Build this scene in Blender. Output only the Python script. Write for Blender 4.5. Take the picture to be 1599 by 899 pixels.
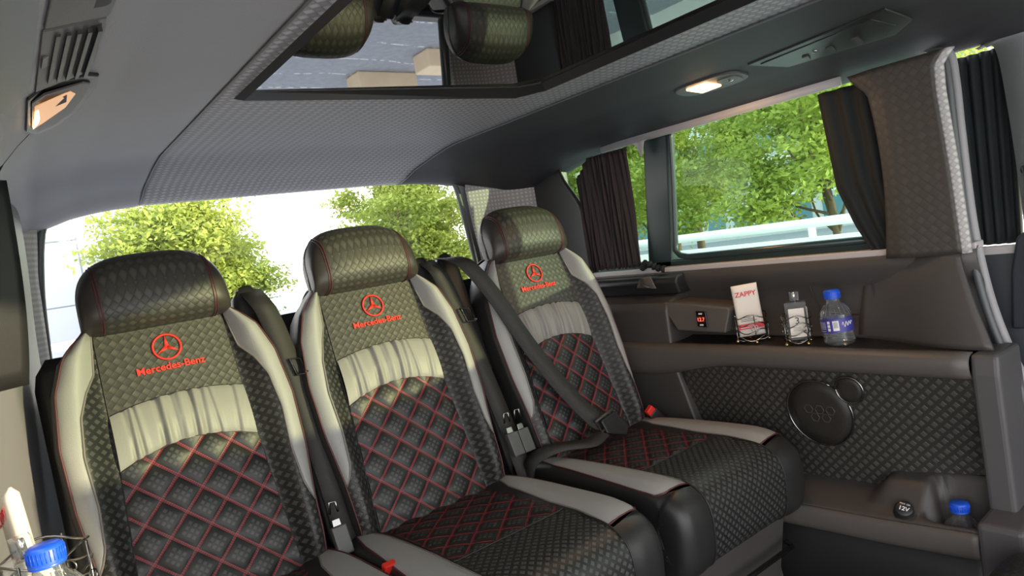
import bpy, bmesh, math, random
import numpy as np
from mathutils import Vector, Matrix
random.seed(7); rng = np.random.default_rng(7)
sin, cos, pi = math.sin, math.cos, math.pi
for o in list(bpy.data.objects): bpy.data.objects.remove(o)
SC = bpy.context.scene
COL = SC.collection

# ------------------------------------------------------------ camera
cam = bpy.data.cameras.new('camera'); camo = bpy.data.objects.new('camera', cam); COL.objects.link(camo)
cam.sensor_width = 36; cam.lens = 24.0; cam.clip_start = .02; cam.clip_end = 500
camo.matrix_world = Matrix(((.785, .166, -.596, 0), (-.599, -.040, -.800, 0), (-.157, .985, .068, 1.10), (0, 0, 0, 1)))
SC.camera = camo
# ------------------------------------------------------------ light and exposure
SC.view_settings.view_transform = 'Standard'; SC.view_settings.look = 'None'
SC.view_settings.exposure = 0.85; SC.view_settings.gamma = 1; SC.view_settings.use_curve_mapping = False
W = bpy.data.worlds.new('sky'); SC.world = W; W.use_nodes = True
nt = W.node_tree; bg = nt.nodes['Background']
tc = nt.nodes.new('ShaderNodeTexCoord'); sp = nt.nodes.new('ShaderNodeSeparateXYZ'); cr = nt.nodes.new('ShaderNodeValToRGB')
nt.links.new(tc.outputs['Generated'], sp.inputs[0]); nt.links.new(sp.outputs['Z'], cr.inputs[0]); nt.links.new(cr.outputs[0], bg.inputs[0])
cr.color_ramp.elements[0].position = 0.0; cr.color_ramp.elements[0].color = (1, .97, .92, 1)
cr.color_ramp.elements[1].position = 0.6; cr.color_ramp.elements[1].color = (.84, .89, 1, 1)
bg.inputs[1].default_value = 2.15
sun = bpy.data.lights.new('sun', 'SUN'); sun.energy = 4.2; sun.color = (1, .85, .52); sun.angle = .012
suno = bpy.data.objects.new('sun', sun); COL.objects.link(suno)
suno.rotation_euler = Vector((-1.0, 1.6, -.15)).to_track_quat('-Z', 'Y').to_euler()

# ------------------------------------------------------------ helpers
def tag(o, label=None, cat=None, group=None, kind=None):
    if label: o['label'] = label
    if cat: o['category'] = cat
    if group: o['group'] = group
    if kind: o['kind'] = kind
    return o
def empty(name, loc=(0, 0, 0)):
    o = bpy.data.objects.new(name, None); COL.objects.link(o); o.location = loc; o.empty_display_size = .05; return o
def link(name, me, mat, parent=None, smooth=True):
    o = bpy.data.objects.new(name, me); COL.objects.link(o)
    if mat: me.materials.append(mat)
    if smooth and len(me.polygons): me.polygons.foreach_set('use_smooth', [True]*len(me.polygons))
    if parent:
        o.parent = parent
        pl = parent
        off = Vector((0, 0, 0))
        while pl: off += pl.location; pl = pl.parent
        o.location = -off          # geometry is written in world coordinates
    return o
class MB:
    def __init__(s): s.v = []; s.f = []; s.uv = []   # uv per vertex
    def add(s, vs, fs, uvs=None):
        b = len(s.v); s.v += [tuple(p) for p in vs]; s.f += [tuple(b+i for i in f) for f in fs]
        s.uv += list(uvs) if uvs is not None else [(p[0]+p[1], p[2]+p[1]*.37) for p in vs]
        return s
    def grid(s, nu, nv, fn, closeu=False, flip=False):
        vs = []; uv = []
        for j in range(nv+1):
            for i in range(nu + (0 if closeu else 1)):
                r = fn(i/nu, j/nv); vs.append(r[:3]); uv.append(r[3:5] if len(r) >= 5 else (i/nu, j/nv))
        n = nu if closeu else nu+1; fs = []
        for j in range(nv):
            for i in range(nu):
                a = j*n+i; b = j*n+(i+1) % n; c = (j+1)*n+(i+1) % n; d = (j+1)*n+i
                fs.append((a, d, c, b) if flip else (a, b, c, d))
        return s.add(vs, fs, uv)
    def box(s, x0, x1, y0, y1, z0, z1):
        vs = [(x, y, z) for x in (x0, x1) for y in (y0, y1) for z in (z0, z1)]
        return s.add(vs, [(0, 1, 3, 2), (4, 6, 7, 5), (0, 4, 5, 1), (2, 3, 7, 6), (0, 2, 6, 4), (1, 5, 7, 3)])
    def prism(s, pts, d):
        """closed polygon pts (3D) swept by vector d"""
        n = len(pts); d = Vector(d); A = [Vector(p) for p in pts]; B = [p+d for p in A]
        return s.add(A+B, [tuple(range(n)), tuple(range(2*n-1, n-1, -1))] + [(i, (i+1) % n, n+(i+1) % n, n+i) for i in range(n)])
    def tube(s, path, r, seg=8, closed=False):
        P = [Vector(p) for p in path]; n = len(P); rings = []
        R = r if isinstance(r, (list, tuple)) else [r]*n
        prev = None
        for i, p in enumerate(P):
            t = (P[(i+1) % n]-P[i-1]) if closed else (P[min(i+1, n-1)]-P[max(i-1, 0)])
            if t.length < 1e-9: t = Vector((0, 0, 1))
            t.normalize()
            if prev is None:
                a = t.orthogonal().normalized()
            else:
                a = prev - t*prev.dot(t)
                a = a.normalized() if a.length > 1e-6 else t.orthogonal().normalized()
            prev = a; b = t.cross(a)
            rings.append([p + (a*cos(2*pi*k/seg)+b*sin(2*pi*k/seg))*R[i] for k in range(seg)])
        vs = [q for ring in rings for q in ring]; fs = []
        m = n if closed else n-1
        for i in range(m):
            for k in range(seg):
                j = (i+1) % n
                fs.append((i*seg+k, i*seg+(k+1) % seg, j*seg+(k+1) % seg, j*seg+k))
        if not closed: fs += [tuple(range(seg-1, -1, -1)), tuple(range((n-1)*seg, n*seg))]
        return s.add(vs, fs)
    def lathe(s, prof, seg=32, M=None):
        vs = []; uv = []
        for (r, z) in prof:
            for k in range(seg):
                a = 2*pi*k/seg; p = Vector((r*cos(a), r*sin(a), z)); vs.append(M @ p if M else p); uv.append((k/seg, z))
        fs = []
        for j in range(len(prof)-1):
            for k in range(seg): fs.append((j*seg+k, j*seg+(k+1) % seg, (j+1)*seg+(k+1) % seg, (j+1)*seg+k))
        return s.add(vs, fs, uv)
    def ribbon(s, path, wid, sidev, thick=.0015):
        """flat strap along path, width along sidev list/vec"""
        P = [Vector(p) for p in path]; n = len(P); vs = []; uv = []; L = 0
        for i, p in enumerate(P):
            sv = Vector(sidev[i] if isinstance(sidev, list) else sidev).normalized()*wid/2
            t = (P[min(i+1, n-1)]-P[max(i-1, 0)]).normalized(); nn = t.cross(sv).normalized()*thick
            if i: L += (p-P[i-1]).length
            vs += [p-sv-nn, p+sv-nn, p+sv+nn, p-sv+nn]; uv += [(0, L), (wid, L), (wid, L), (0, L)]
        fs = []
        for i in range(n-1):
            for k in range(4): fs.append((i*4+k, i*4+(k+1) % 4, i*4+4+(k+1) % 4, i*4+4+k))
        fs += [(3, 2, 1, 0), tuple(range(4*n-4, 4*n))]
        return s.add(vs, fs, uv)
    def mesh(s, name, fixn=True):
        me = bpy.data.meshes.new(name); me.from_pydata(s.v, [], s.f)
        ul = me.uv_layers.new(name='uv'); li = np.zeros(len(me.loops), dtype=np.int32); me.loops.foreach_get('vertex_index', li)
        ul.data.foreach_set('uv', np.array(s.uv, dtype=np.float32)[li].ravel())
        if fixn:
            bm = bmesh.new(); bm.from_mesh(me); bmesh.ops.recalc_face_normals(bm, faces=bm.faces); bm.to_mesh(me); bm.free()
        me.update(); return me
    def build(s, name, mat, parent=None, smooth=True, bevel=0, solid=0, auto=None):
        o = link(name, s.mesh(name), mat, parent, smooth)
        if solid:
            m = o.modifiers.new('solid', 'SOLIDIFY'); m.thickness = solid; m.offset = 0
        if bevel:
            m = o.modifiers.new('bevel', 'BEVEL'); m.width = bevel; m.segments = 3; m.limit_method = 'ANGLE'; m.angle_limit = .6
            m.harden_normals = False
        return o
def interp(x, xs, ys):
    return float(np.interp(x, xs, ys))
def sstep(t): t = max(0, min(1, t)); return t*t*(3-2*t)
def crom(pts, n=8, closed=False):
    """Catmull-Rom through pts"""
    P = [Vector(p) for p in pts]; out = []; N = len(P)
    rngi = range(N) if closed else range(N-1)
    for i in rngi:
        p1, p2 = P[i], P[(i+1) % N]
        p0 = P[i-1] if (closed or i > 0) else p1*2-p2
        p3 = P[(i+2) % N] if (closed or i+2 < N) else p2*2-p1
        for k in range(n):
            t = k/n
            out.append(.5*((2*p1)+(p2-p0)*t+(2*p0-5*p1+4*p2-p3)*t*t+(3*p1-p0-3*p2+p3)*t**3))
    if not closed: out.append(P[-1])
    return out

# ------------------------------------------------------------ materials
class NT:
    def __init__(s, name):
        s.m = bpy.data.materials.new(name); s.m.use_nodes = True; s.t = s.m.node_tree
        s.b = s.t.nodes['Principled BSDF']; s.out = s.t.nodes['Material Output']
    def n(s, k): return s.t.nodes.new(k)
    def L(s, a, b): s.t.links.new(a, b)
    def M(s, op, a, b=None, c=None):
        n = s.n('ShaderNodeMath'); n.operation = op
        for i, x in enumerate((a, b, c)):
            if x is None: continue
            if isinstance(x, (int, float)): n.inputs[i].default_value = x
            else: s.L(x, n.inputs[i])
        return n.outputs[0]
    def uv(s):
        n = s.n('ShaderNodeUVMap'); n.uv_map = 'uv'; p = s.n('ShaderNodeSeparateXYZ'); s.L(n.outputs[0], p.inputs[0]); return p.outputs[0], p.outputs[1]
    def mix(s, f, a, b):
        n = s.n('ShaderNodeMix'); n.data_type = 'RGBA'
        if isinstance(f, (int, float)): n.inputs[0].default_value = f
        else: s.L(f, n.inputs[0])
        for i, x in ((6, a), (7, b)):
            if isinstance(x, tuple): n.inputs[i].default_value = (*x, 1)
            else: s.L(x, n.inputs[i])
        return n.outputs[2]
    def bump(s, h, dist, strength=1.0, prev=None):
        n = s.n('ShaderNodeBump'); n.inputs['Distance'].default_value = dist; n.inputs['Strength'].default_value = strength
        s.L(h, n.inputs['Height'])
        if prev: s.L(prev, n.inputs['Normal'])
        s.L(n.outputs[0], s.b.inputs['Normal']); return n.outputs[0]
    def noise(s, scale, detail=3, obj=True):
        n = s.n('ShaderNodeTexNoise'); n.inputs['Scale'].default_value = scale; n.inputs['Detail'].default_value = detail
        if obj:
            c = s.n('ShaderNodeTexCoord'); s.L(c.outputs['Object'], n.inputs['Vector'])
        return n.outputs[0]
    def set(s, col=None, rough=None, metal=None, spec=None, **k):
        if col is not None:
            if isinstance(col, tuple): s.b.inputs['Base Color'].default_value = (*col, 1)
            else: s.L(col, s.b.inputs['Base Color'])
        if rough is not None:
            if isinstance(rough, (int, float)): s.b.inputs['Roughness'].default_value = rough
            else: s.L(rough, s.b.inputs['Roughness'])
        if metal is not None: s.b.inputs['Metallic'].default_value = metal
        if spec is not None: s.b.inputs['Specular IOR Level'].default_value = spec
        for kk, v in k.items(): s.b.inputs[kk.replace('_', ' ')].default_value = v
        return s
def plain(name, col, rough=.5, metal=0, spec=.5, grain=400, gd=.0002, var=.12, **k):
    t = NT(name); nz = t.noise(grain)
    nz2 = t.noise(6, 2)
    c = t.mix(nz2, tuple(x*(1-var) for x in col), tuple(min(1, x*(1+var)) for x in col))
    t.set(c, rough, metal, spec, **k)
    if gd: t.bump(nz, gd)
    return t.m
def basket(t, cell, u, v):
    """diagonal basket weave -> height 0..1, parity"""
    p = t.M('MULTIPLY', t.M('ADD', u, v), .7071/cell); q = t.M('MULTIPLY', t.M('SUBTRACT', u, v), .7071/cell)
    par = t.M('MODULO', t.M('ABSOLUTE', t.M('ADD', t.M('FLOOR', p), t.M('FLOOR', q))), 2)
    fp = t.M('FRACT', p); fq = t.M('FRACT', q)
    inv = t.M('SUBTRACT', 1, par)
    a = t.M('ADD', t.M('MULTIPLY', fp, par), t.M('MULTIPLY', fq, inv))   # across the strand
    b = t.M('ADD', t.M('MULTIPLY', fq, par), t.M('MULTIPLY', fp, inv))   # along the strand
    # two strands per cell across
    a2 = t.M('SINE', t.M('MULTIPLY', t.M('FRACT', t.M('MULTIPLY', a, 1)), pi))
    b2 = t.M('SINE', t.M('MULTIPLY', b, pi))
    h = t.M('MULTIPLY', t.M('POWER', a2, .45), t.M('POWER', b2, .25))
    return h, par
def squares(t, cell, u, v):
    p = t.M('FRACT', t.M('MULTIPLY', t.M('ADD', u, v), .7071/cell)); q = t.M('FRACT', t.M('MULTIPLY', t.M('SUBTRACT', u, v), .7071/cell))
    dx = t.M('ABSOLUTE', t.M('SUBTRACT', p, .5)); dy = t.M('ABSOLUTE', t.M('SUBTRACT', q, .5))
    m = t.M('MAXIMUM', dx, dy)
    n = t.n('ShaderNodeMapRange'); n.interpolation_type = 'SMOOTHSTEP'
    t.L(m, n.inputs[0]); n.inputs[1].default_value = .33; n.inputs[2].default_value = .24; n.inputs[3].default_value = 0; n.inputs[4].default_value = 1
    return n.outputs[0], m
def weave_mat(name, c0, c1, cell, rough, depth, kind='basket', spec=.5):
    t = NT(name); u, v = t.uv()
    if kind == 'basket':
        h, par = basket(t, cell, u, v)
        f = t.M('MULTIPLY', h, t.M('ADD', .35, t.M('MULTIPLY', par, .65)))  # parity tone paints the strands' lit and dark sheen into the colour
        hh = t.M('MULTIPLY', h, t.M('ADD', .6, t.M('MULTIPLY', par, .4)))
    else:
        f, _ = squares(t, cell, u, v); hh = f
    nz = t.noise(3000, 2)
    t.set(t.mix(f, c0, c1), rough, spec=spec)
    b = t.bump(nz, .0001); t.bump(hh, depth, 1, b)
    return t.m
def ppl(): pass

M = {}
M['weave'] = weave_mat('embossed_weave_leather', (.030, .029, .024), (.080, .078, .064), .0140, .46, .0009)
M['weave_sq'] = weave_mat('embossed_square_leather', (.016, .016, .016), (.060, .060, .058), .0152, .42, .0005, 'squares')
M['weave_dark'] = weave_mat('embossed_dark_leather', (.012, .012, .013), (.026, .026, .026), .0125, .36, .0008)
M['weave_ceiling'] = weave_mat('embossed_ceiling_leather', (.15, .142, .156), (.40, .385, .41), .0145, .5, .0008)
M['weave_pillar'] = weave_mat('embossed_pillar_leather', (.30, .28, .275), (.60, .57, .56), .0105, .55, .0005)  # tone raised to stand in for light on the right rear pillar
M['weave_pillar_dark'] = weave_mat('embossed_pillar_leather_dark', (.050, .044, .039), (.068, .061, .053), .017, .5, .0008)
M['weave_panel'] = weave_mat('embossed_door_panel', (.034, .031, .028), (.075, .068, .060), .0195, .42, .0007, 'squares')
M['black'] = plain('black_leather', (.022, .021, .021), .42, gd=.0003, grain=500)
M['brown'] = plain('smooth_headrest_leather', (.040, .034, .030), .38, gd=.0002, grain=600)
M['grey'] = plain('light_grey_leather', (.33, .33, .325), .48, gd=.0005, grain=450, var=.05)
M['grey_band'] = plain('gathered_grey_leather', (.27, .265, .25), .46, gd=.0004, grain=450, var=.05)
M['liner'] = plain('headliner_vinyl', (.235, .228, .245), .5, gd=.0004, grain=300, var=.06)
M['plastic'] = plain('dark_grey_plastic', (.068, .061, .058), .45, gd=.0003, grain=700, var=.06)
M['plastic_l'] = plain('mid_grey_plastic', (.105, .093, .085), .45, gd=.0003, grain=700, var=.05)
M['plastic_w'] = plain('left_lining_plastic', (.22, .22, .235), .4, gd=.0003, grain=700, var=.05)
M['welt'] = plain('grey_door_welt', (.34, .33, .335), .5, gd=0)
M['plastic_p'] = plain('pillar_trim_plastic', (.085, .080, .082), .45, gd=.0003, grain=700, var=.05)
M['plastic_d'] = plain('black_plastic', (.018, .018, .019), .38, gd=.0002, grain=700)
M['gloss'] = plain('gloss_black', (.008, .008, .009), .12, gd=0)
M['webbing'] = None
t = NT('belt_webbing'); u, v = t.uv()
hh = t.M('MULTIPLY', t.M('SINE', t.M('MULTIPLY', u, 2*pi/.004)), t.M('SINE', t.M('MULTIPLY', v, 2*pi/.003)))
t.set((.034, .032, .031), .5); t.bump(hh, .0003); M['webbing'] = t.m
M['red'] = plain('red_button', (.75, .03, .02), .35, gd=0)
M['redthread'] = plain('red_embroidery', (.80, .035, .02), .55, gd=.0004, grain=900)
M['redpipe'] = plain('dark_red_piping', (.085, .022, .026), .5, gd=.0002)
M['greypipe'] = plain('grey_piping', (.20, .18, .17), .5, gd=.0002)
M['blackpipe'] = plain('black_piping', (.02, .018, .018), .45, gd=.0002)
M['chrome'] = plain('chrome', (.75, .74, .72), .12, 1, gd=0, var=.02)
M['wire'] = plain('dark_chrome_wire', (.30, .29, .28), .18, 1, gd=0, var=.02)
M['buckle'] = plain('grey_buckle', (.085, .085, .085), .4, gd=0)
M['frame_t'] = plain('window_frame_teal_black', (.022, .040, .042), .3, gd=0)
M['trim_light'] = plain('pale_seal_strip', (.50, .47, .47), .5, gd=0)
M['rubber'] = plain('rubber_seal', (.10, .105, .11), .42, gd=.0001)
M['curtain'] = plain('brown_black_curtain', (.028, .018, .019), .75, gd=.0003, grain=900)
M['curtain2'] = plain('black_curtain', (.008, .012, .013), .8, gd=.0003, grain=900)
M['carpet'] = plain('grey_carpet', (.045, .045, .048), .9, gd=.003, grain=500)
M['asphalt'] = plain('road_asphalt', (.27, .28, .30), .85, gd=.004, grain=30, var=.25)
M['concrete'] = plain('pale_concrete', (.78, .76, .72), .8, gd=.002, grain=20, var=.06)
M['tan'] = plain('tan_kerb_block', (.62, .50, .34), .8, gd=.002, grain=20)
M['white_paint'] = plain('white_painted_rail', (.85, .86, .86), .5, gd=0)
M['bark'] = plain('tree_bark', (.16, .11, .075), .9, gd=.01, grain=25)
M['grass'] = plain('grass', (.14, .26, .05), .9, gd=.01, grain=30, var=.4)
M['speaker'] = None
t = NT('speaker_mesh'); u, v = t.uv(); f, _ = squares(t, .003, u, v); t.set(t.mix(f, (.035, .030, .026), (.012, .011, .010)), .45); t.bump(f, .0003, .6); M['speaker'] = t.m

# quilted leather: surface pattern of red double stitching on the diamond seams
QC = .080
t = NT('quilted_leather_red_stitch'); u, v = t.uv()
P_ = t.M('MULTIPLY', t.M('ADD', u, v), 1/QC); Q_ = t.M('MULTIPLY', t.M('SUBTRACT', u, v), 1/QC)
def seam(t, a, b):
    d = t.M('MULTIPLY', t.M('ABSOLUTE', t.M('SUBTRACT', t.M('FRACT', t.M('ADD', a, .5)), .5)), QC*.7071)   # metres to the seam
    dd = t.M('ABSOLUTE', t.M('SUBTRACT', d, .0017))
    line = t.M('LESS_THAN', dd, .00115)
    dash = t.M('GREATER_THAN', t.M('FRACT', t.M('MULTIPLY', b, 12)), .22)
    return t.M('MULTIPLY', line, dash), d
s1, d1 = seam(t, P_, Q_); s2, d2 = seam(t, Q_, P_)
st = t.M('MAXIMUM', s1, s2)
def pad3(t, P):
    f = t.M('FRACT', P); g = t.M('ABSOLUTE', t.M('SUBTRACT', t.M('FRACT', t.M('MULTIPLY', f, 5)), .5))
    return t.M('MULTIPLY', t.M('LESS_THAN', g, .30), t.M('LESS_THAN', t.M('ABSOLUTE', t.M('SUBTRACT', f, .5)), .3))
sq = t.M('MULTIPLY', pad3(t, P_), pad3(t, Q_))
dm = t.M('MINIMUM', d1, d2)
inpad = t.M('GREATER_THAN', dm, .009)
sq2 = t.M('MULTIPLY', sq, inpad)
base = t.mix(sq2, (.011, .0115, .012), (.055, .056, .055))
t.set(t.mix(st, base, (.30, .028, .04)), .44)
hgt = t.M('ADD', t.M('MULTIPLY', sq2, .5), t.M('MULTIPLY', st, .9)); nb = t.bump(t.noise(700, 2), .0002); t.bump(hgt, .0009, 1, nb)
M['quilt'] = t.m

def glass(name, tint, rough=0.0, refl=.08):
    t = NT(name); t.t.nodes.remove(t.b)
    tr = t.n('ShaderNodeBsdfTransparent'); tr.inputs[0].default_value = (*tint, 1)
    gl = t.n('ShaderNodeBsdfGlossy'); gl.inputs['Roughness'].default_value = rough
    mx = t.n('ShaderNodeMixShader'); fr = t.n('ShaderNodeFresnel'); fr.inputs[0].default_value = 1.45
    t.L(t.M('MULTIPLY', fr.outputs[0], refl*10), mx.inputs[0]); t.L(tr.outputs[0], mx.inputs[1]); t.L(gl.outputs[0], mx.inputs[2]); t.L(mx.outputs[0], t.out.inputs[0])
    return t.m
M['glass_rear'] = glass('rear_window_glass', (.95, .96, .95), refl=.03)
M['glass_tint'] = glass('teal_tinted_glass', (.70, .82, .76), refl=.03)
M['glass_front'] = glass('front_side_glass', (.86, .92, .82), refl=.03)
t = NT('clear_bottle'); t.t.nodes.remove(t.b)
tr = t.n('ShaderNodeBsdfTransparent'); tr.inputs[0].default_value = (.93, .95, .96, 1)
gl = t.n('ShaderNodeBsdfGlossy'); gl.inputs['Roughness'].default_value = .06
df = t.n('ShaderNodeBsdfDiffuse'); df.inputs[0].default_value = (.75, .8, .85, 1)
lw = t.n('ShaderNodeLayerWeight'); lw.inputs[0].default_value = .35
m1 = t.n('ShaderNodeMixShader'); m2 = t.n('ShaderNodeMixShader'); m1.inputs[0].default_value = .07
t.L(tr.outputs[0], m1.inputs[1]); t.L(df.outputs[0], m1.inputs[2]); t.L(lw.outputs['Facing'], m2.inputs[0]); t.L(m1.outputs[0], m2.inputs[1]); t.L(gl.outputs[0], m2.inputs[2]); t.L(m2.outputs[0], t.out.inputs[0])
M['clear'] = t.m
M['cap'] = plain('blue_bottle_cap', (.012, .10, .72), .35, gd=0, var=.02)
M['label_blue'] = plain('purple_blue_label', (.055, .05, .32), .4, gd=0, var=.02)
M['white'] = plain('white_print', (.85, .84, .82), .5, gd=0, var=.02)
M['cream'] = plain('cream_label', (.80, .74, .66), .5, gd=0, var=.02)
M['ink'] = plain('dark_ink', (.03, .03, .035), .6, gd=0)
M['redprint'] = plain('red_print', (.70, .03, .05), .5, gd=0)
M['gold'] = plain('brass', (.7, .5, .25), .2, 1, gd=0)
def emit(name, col, s):
    t = NT(name); t.set((.8, .7, .5), .4); t.b.inputs['Emission Color'].default_value = (*col, 1); t.b.inputs['Emission Strength'].default_value = s; return t.m
M['lamp'] = emit('lit_lamp_lens', (1, .50, .18), 7)
M['lamp_dim'] = emit('lit_amber_lens', (1, .36, .10), .28)
M['led'] = emit('red_led_digits', (1, .03, .01), 1.2)
t = NT('dark_mirror_glass'); t.set((.006, .007, .008), .012, spec=1.0, IOR=2.0); M['mirror'] = t.m
t = NT('foliage'); nz = t.noise(.9, 3); nz2 = t.noise(9, 1)
c = t.mix(nz2, (.10, .20, .035), (.34, .48, .10)); c2 = t.mix(t.M('MULTIPLY', nz, .9), c, (.62, .64, .16))
t.set(c2, .6, spec=.2); t.t.nodes.remove(t.b) if False else None
tl = t.n('ShaderNodeBsdfTranslucent'); t.L(c2, tl.inputs[0]); mx = t.n('ShaderNodeMixShader'); mx.inputs[0].default_value = .4
t.L(t.b.outputs[0], mx.inputs[1]); t.L(tl.outputs[0], mx.inputs[2]); t.L(mx.outputs[0], t.out.inputs[0]); M['leaf'] = t.m
def facade(name, wall, win, sx, sz, wx=.3, wz=.3):
    t = NT(name); u, v = t.uv()
    a = t.M('ABSOLUTE', t.M('SUBTRACT', t.M('FRACT', t.M('DIVIDE', u, sx)), .5)); b = t.M('ABSOLUTE', t.M('SUBTRACT', t.M('FRACT', t.M('DIVIDE', v, sz)), .5))
    f = t.M('MULTIPLY', t.M('LESS_THAN', a, wx), t.M('LESS_THAN', b, wz))
    t.set(t.mix(f, wall, win), .5); return t.m
M['tilewall'] = facade('pale_panel_wall', (.25, .27, .30), (.55, .57, .62), 1.35, 1.2, .488, .488)

# ============================================================ VAN SHELL
def struct(o, label=None):
    o['kind'] = 'structure'
    if label: o['label'] = label
    return o
# headliner cross section: x -> z
CX = [-.06, -.03, 0, .04, .10, .20, .36, .375, 1.22, 1.24, 1.50, 1.65, 1.74, 1.79, 1.84]
CZ = [1.16, 1.24, 1.30, 1.372, 1.412, 1.432, 1.441, 1.444, 1.444, 1.441, 1.430, 1.407, 1.384, 1.376, 1.37]
def ceil_z(x, y):
    z = interp(x, CX, CZ)
    k = sstep((y-1.80)/.46)
    drop = .045*k + .02*sstep((y-2.1)/.15)
    # rear corners come down in a rounded cove
    cr_ = max(0, (x-1.30)/.45); cl = max(0, (.32-x)/.30)
    drop += .035*sstep(cr_)*sstep((y-1.6)/.6) + .03*sstep(cl)*sstep((y-1.6)/.6)
    return z-drop
def ceil_part(x0, x1, nx, y0, y1, ny):
    return MB().grid(nx, ny, lambda a, b: (x0+(x1-x0)*a, y0+(y1-y0)*b, ceil_z(x0+(x1-x0)*a, y0+(y1-y0)*b), x0+(x1-x0)*a, y0+(y1-y0)*b))
struct(ceil_part(.375, 1.24, 40, -1.3, 2.28, 90).build('ceiling', M['weave_ceiling'], solid=.004), 'grey embossed weave headliner centre panel')
struct(ceil_part(-.06, .375, 40, -.25, 2.28, 90).build('ceiling', M['liner'], solid=.004), 'smooth grey headliner cove on the left')
struct(ceil_part(1.24, 1.84, 40, -1.3, 2.28, 90).build('ceiling', plain('headliner_vinyl_shaded', (.040, .038, .043), .62, gd=.0004, grain=300, var=.06, spec=.25), solid=.004), 'smooth headliner cove above the side window, shade put into its colour')  # darker copy of the headliner vinyl: shade away from left-hand light painted in
for xs in (.375, 1.24):
    struct(MB().tube([(xs, y, ceil_z(xs, y)-.003) for y in np.linspace(-1.2, 2.24, 60)], .0028, 6).build('trim_1', M['rubber'] if xs > 1 else M['plastic_p']), 'welted seam running along the headliner')
# floor
struct(MB().box(-.12, 1.85, -1.3, 2.4, -.04, 0).build('floor', M['carpet'], smooth=False), 'dark carpeted van floor')

# ---- roof glass panel (dark mirror) with black rim
rg = empty('roof_glass_panel', (.75, .4, 1.44))
tag(rg, 'dark mirror-like glass roof panel in a black rim set into the ceiling', 'sunroof')
x0, x1, y0, y1 = .42, 1.03, -.9, 1.235
yr1 = y1-.045
MB().add([(x0, y0, 1.4385), (x1, y0, 1.4385), (x1, yr1-.035, 1.4385), (x1-.035, yr1, 1.4385), (x0, y1, 1.4385)] + [(x0, y0, 1.436), (x1, y0, 1.436), (x1, yr1-.035, 1.436), (x1-.035, yr1, 1.436), (x0, y1, 1.436)],
         [(0, 1, 2, 3, 4), (9, 8, 7, 6, 5)] + [(i, (i+1) % 5, 5+(i+1) % 5, 5+i) for i in range(5)]).build('glass_pane', M['mirror'], rg, smooth=False)
inn = [(x0, y0), (x0, y1), (x1-.035, yr1), (x1, yr1-.035), (x1, y0)]
out = [(x0-.006, y0-.012), (x0-.012, y1+.085), (x1-.01, yr1+.075), (x1+.045, yr1-.01), (x1+.045, y0-.012)]
mb = MB(); n = 5
vs = [(x, y, 1.4345) for x, y in inn]+[(x, y, 1.4445) for x, y in out]+[(x, y, 1.444) for x, y in inn]+[(a[0]*.55+b[0]*.45, a[1]*.55+b[1]*.45, zz) for a, b, zz in zip(inn, out, (1.437, 1.428, 1.419, 1.421, 1.424))]
fs = []
for i in range(5):
    j = (i+1) % 5
    fs += [(i, j, 15+j, 15+i), (15+i, 15+j, 5+j, 5+i), (10+i, 10+j, j, i)]
mb.add(vs, fs).build('rim', M['plastic_d'], rg, smooth=False)

# ---- rear wall and rear window
def rear_panel():
    pass
struct(MB().box(-.10, 1.84, 2.26, 2.34, 0, .86).build('wall_back', M['plastic_d'], smooth=False, bevel=.01), 'dark tailgate trim below the rear window')
rw = crom([(.075, 2.25, .86), (.085, 2.25, 1.0), (.10, 2.25, 1.18), (.135, 2.25, 1.345), (.20, 2.25, 1.388), (.5, 2.25, 1.392), (.94, 2.25, 1.394), (1.42, 2.25, 1.388), (1.485, 2.25, 1.355), (1.508, 2.25, 1.2), (1.53, 2.25, 1.0), (1.545, 2.25, .86)], 6)
# ring around the window opening
def ring(path, outer, mat, name, y, d=.03):
    mb = MB(); n = len(path); vs = [(p[0], y, p[2]) for p in path]+[(p[0], y, p[1]) for p in outer]
    return mb
mb = MB(); N = len(rw)
outp = [(-.12 if p[0] < .13 else (1.86 if p[0] > 1.47 else p[0]), p[2] if not (.13 < p[0] < 1.47) else 1.47) for p in rw]
vs = [(p[0], 2.262, p[2]) for p in rw]+[(a, 2.275, b) for a, b in outp]
mb.add(vs, [(i, i+1, N+i+1, N+i) for i in range(N-1)]).build('wall_back', M['liner'], solid=.012)['kind'] = 'structure'
struct(MB().tube([Vector(p)+Vector((0, .008, 0)) for p in rw]+[Vector((.075, 2.258, .86))], .011, 8).build('trim_2', M['rubber']), 'rubber seal around the rear window')
gl_ = MB(); gl_.add([(p[0], 2.28, p[2]) for p in rw], [tuple(range(N))])
struct(gl_.build('window_1', M['glass_rear'], smooth=False), 'rear window glass')
# right D pillar, embossed cover, albedo raised to stand in for light on it
def dpil(a, b):
    z = .93+(1.385-.93)*b; xl = interp(z, [.93, 1.2, 1.33, 1.385], [1.555, 1.523, 1.515, 1.53]); xr = 1.80
    x = xl+(xr-xl)*a
    z2 = z-(.05*sstep((a-.45)/.55) if b > .98 else .05*sstep((a-.45)/.55)*b)
    return (x, 2.20+.035*(1-a)**2-.06*sstep((a-.5)*2), z2, x, z2)
struct(MB().grid(24, 16, dpil).build('trim_3', M['weave_pillar'], solid=.006), 'embossed cover of the right rear pillar, paled to stand for light on it')
def dpil_l(a, b):
    z = .95+.40*b; xl = .018-.0*z; xr = interp(z, [.95, 1.2, 1.35], [.083, .095, .118])
    x = xl+(xr-xl)*a; return (x, 2.10+.12*a, z, x+.3*a, z)
struct(MB().grid(8, 12, dpil_l).build('trim_4', M['weave_pillar'], solid=.006), 'pale embossed cover of the left rear pillar')

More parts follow.
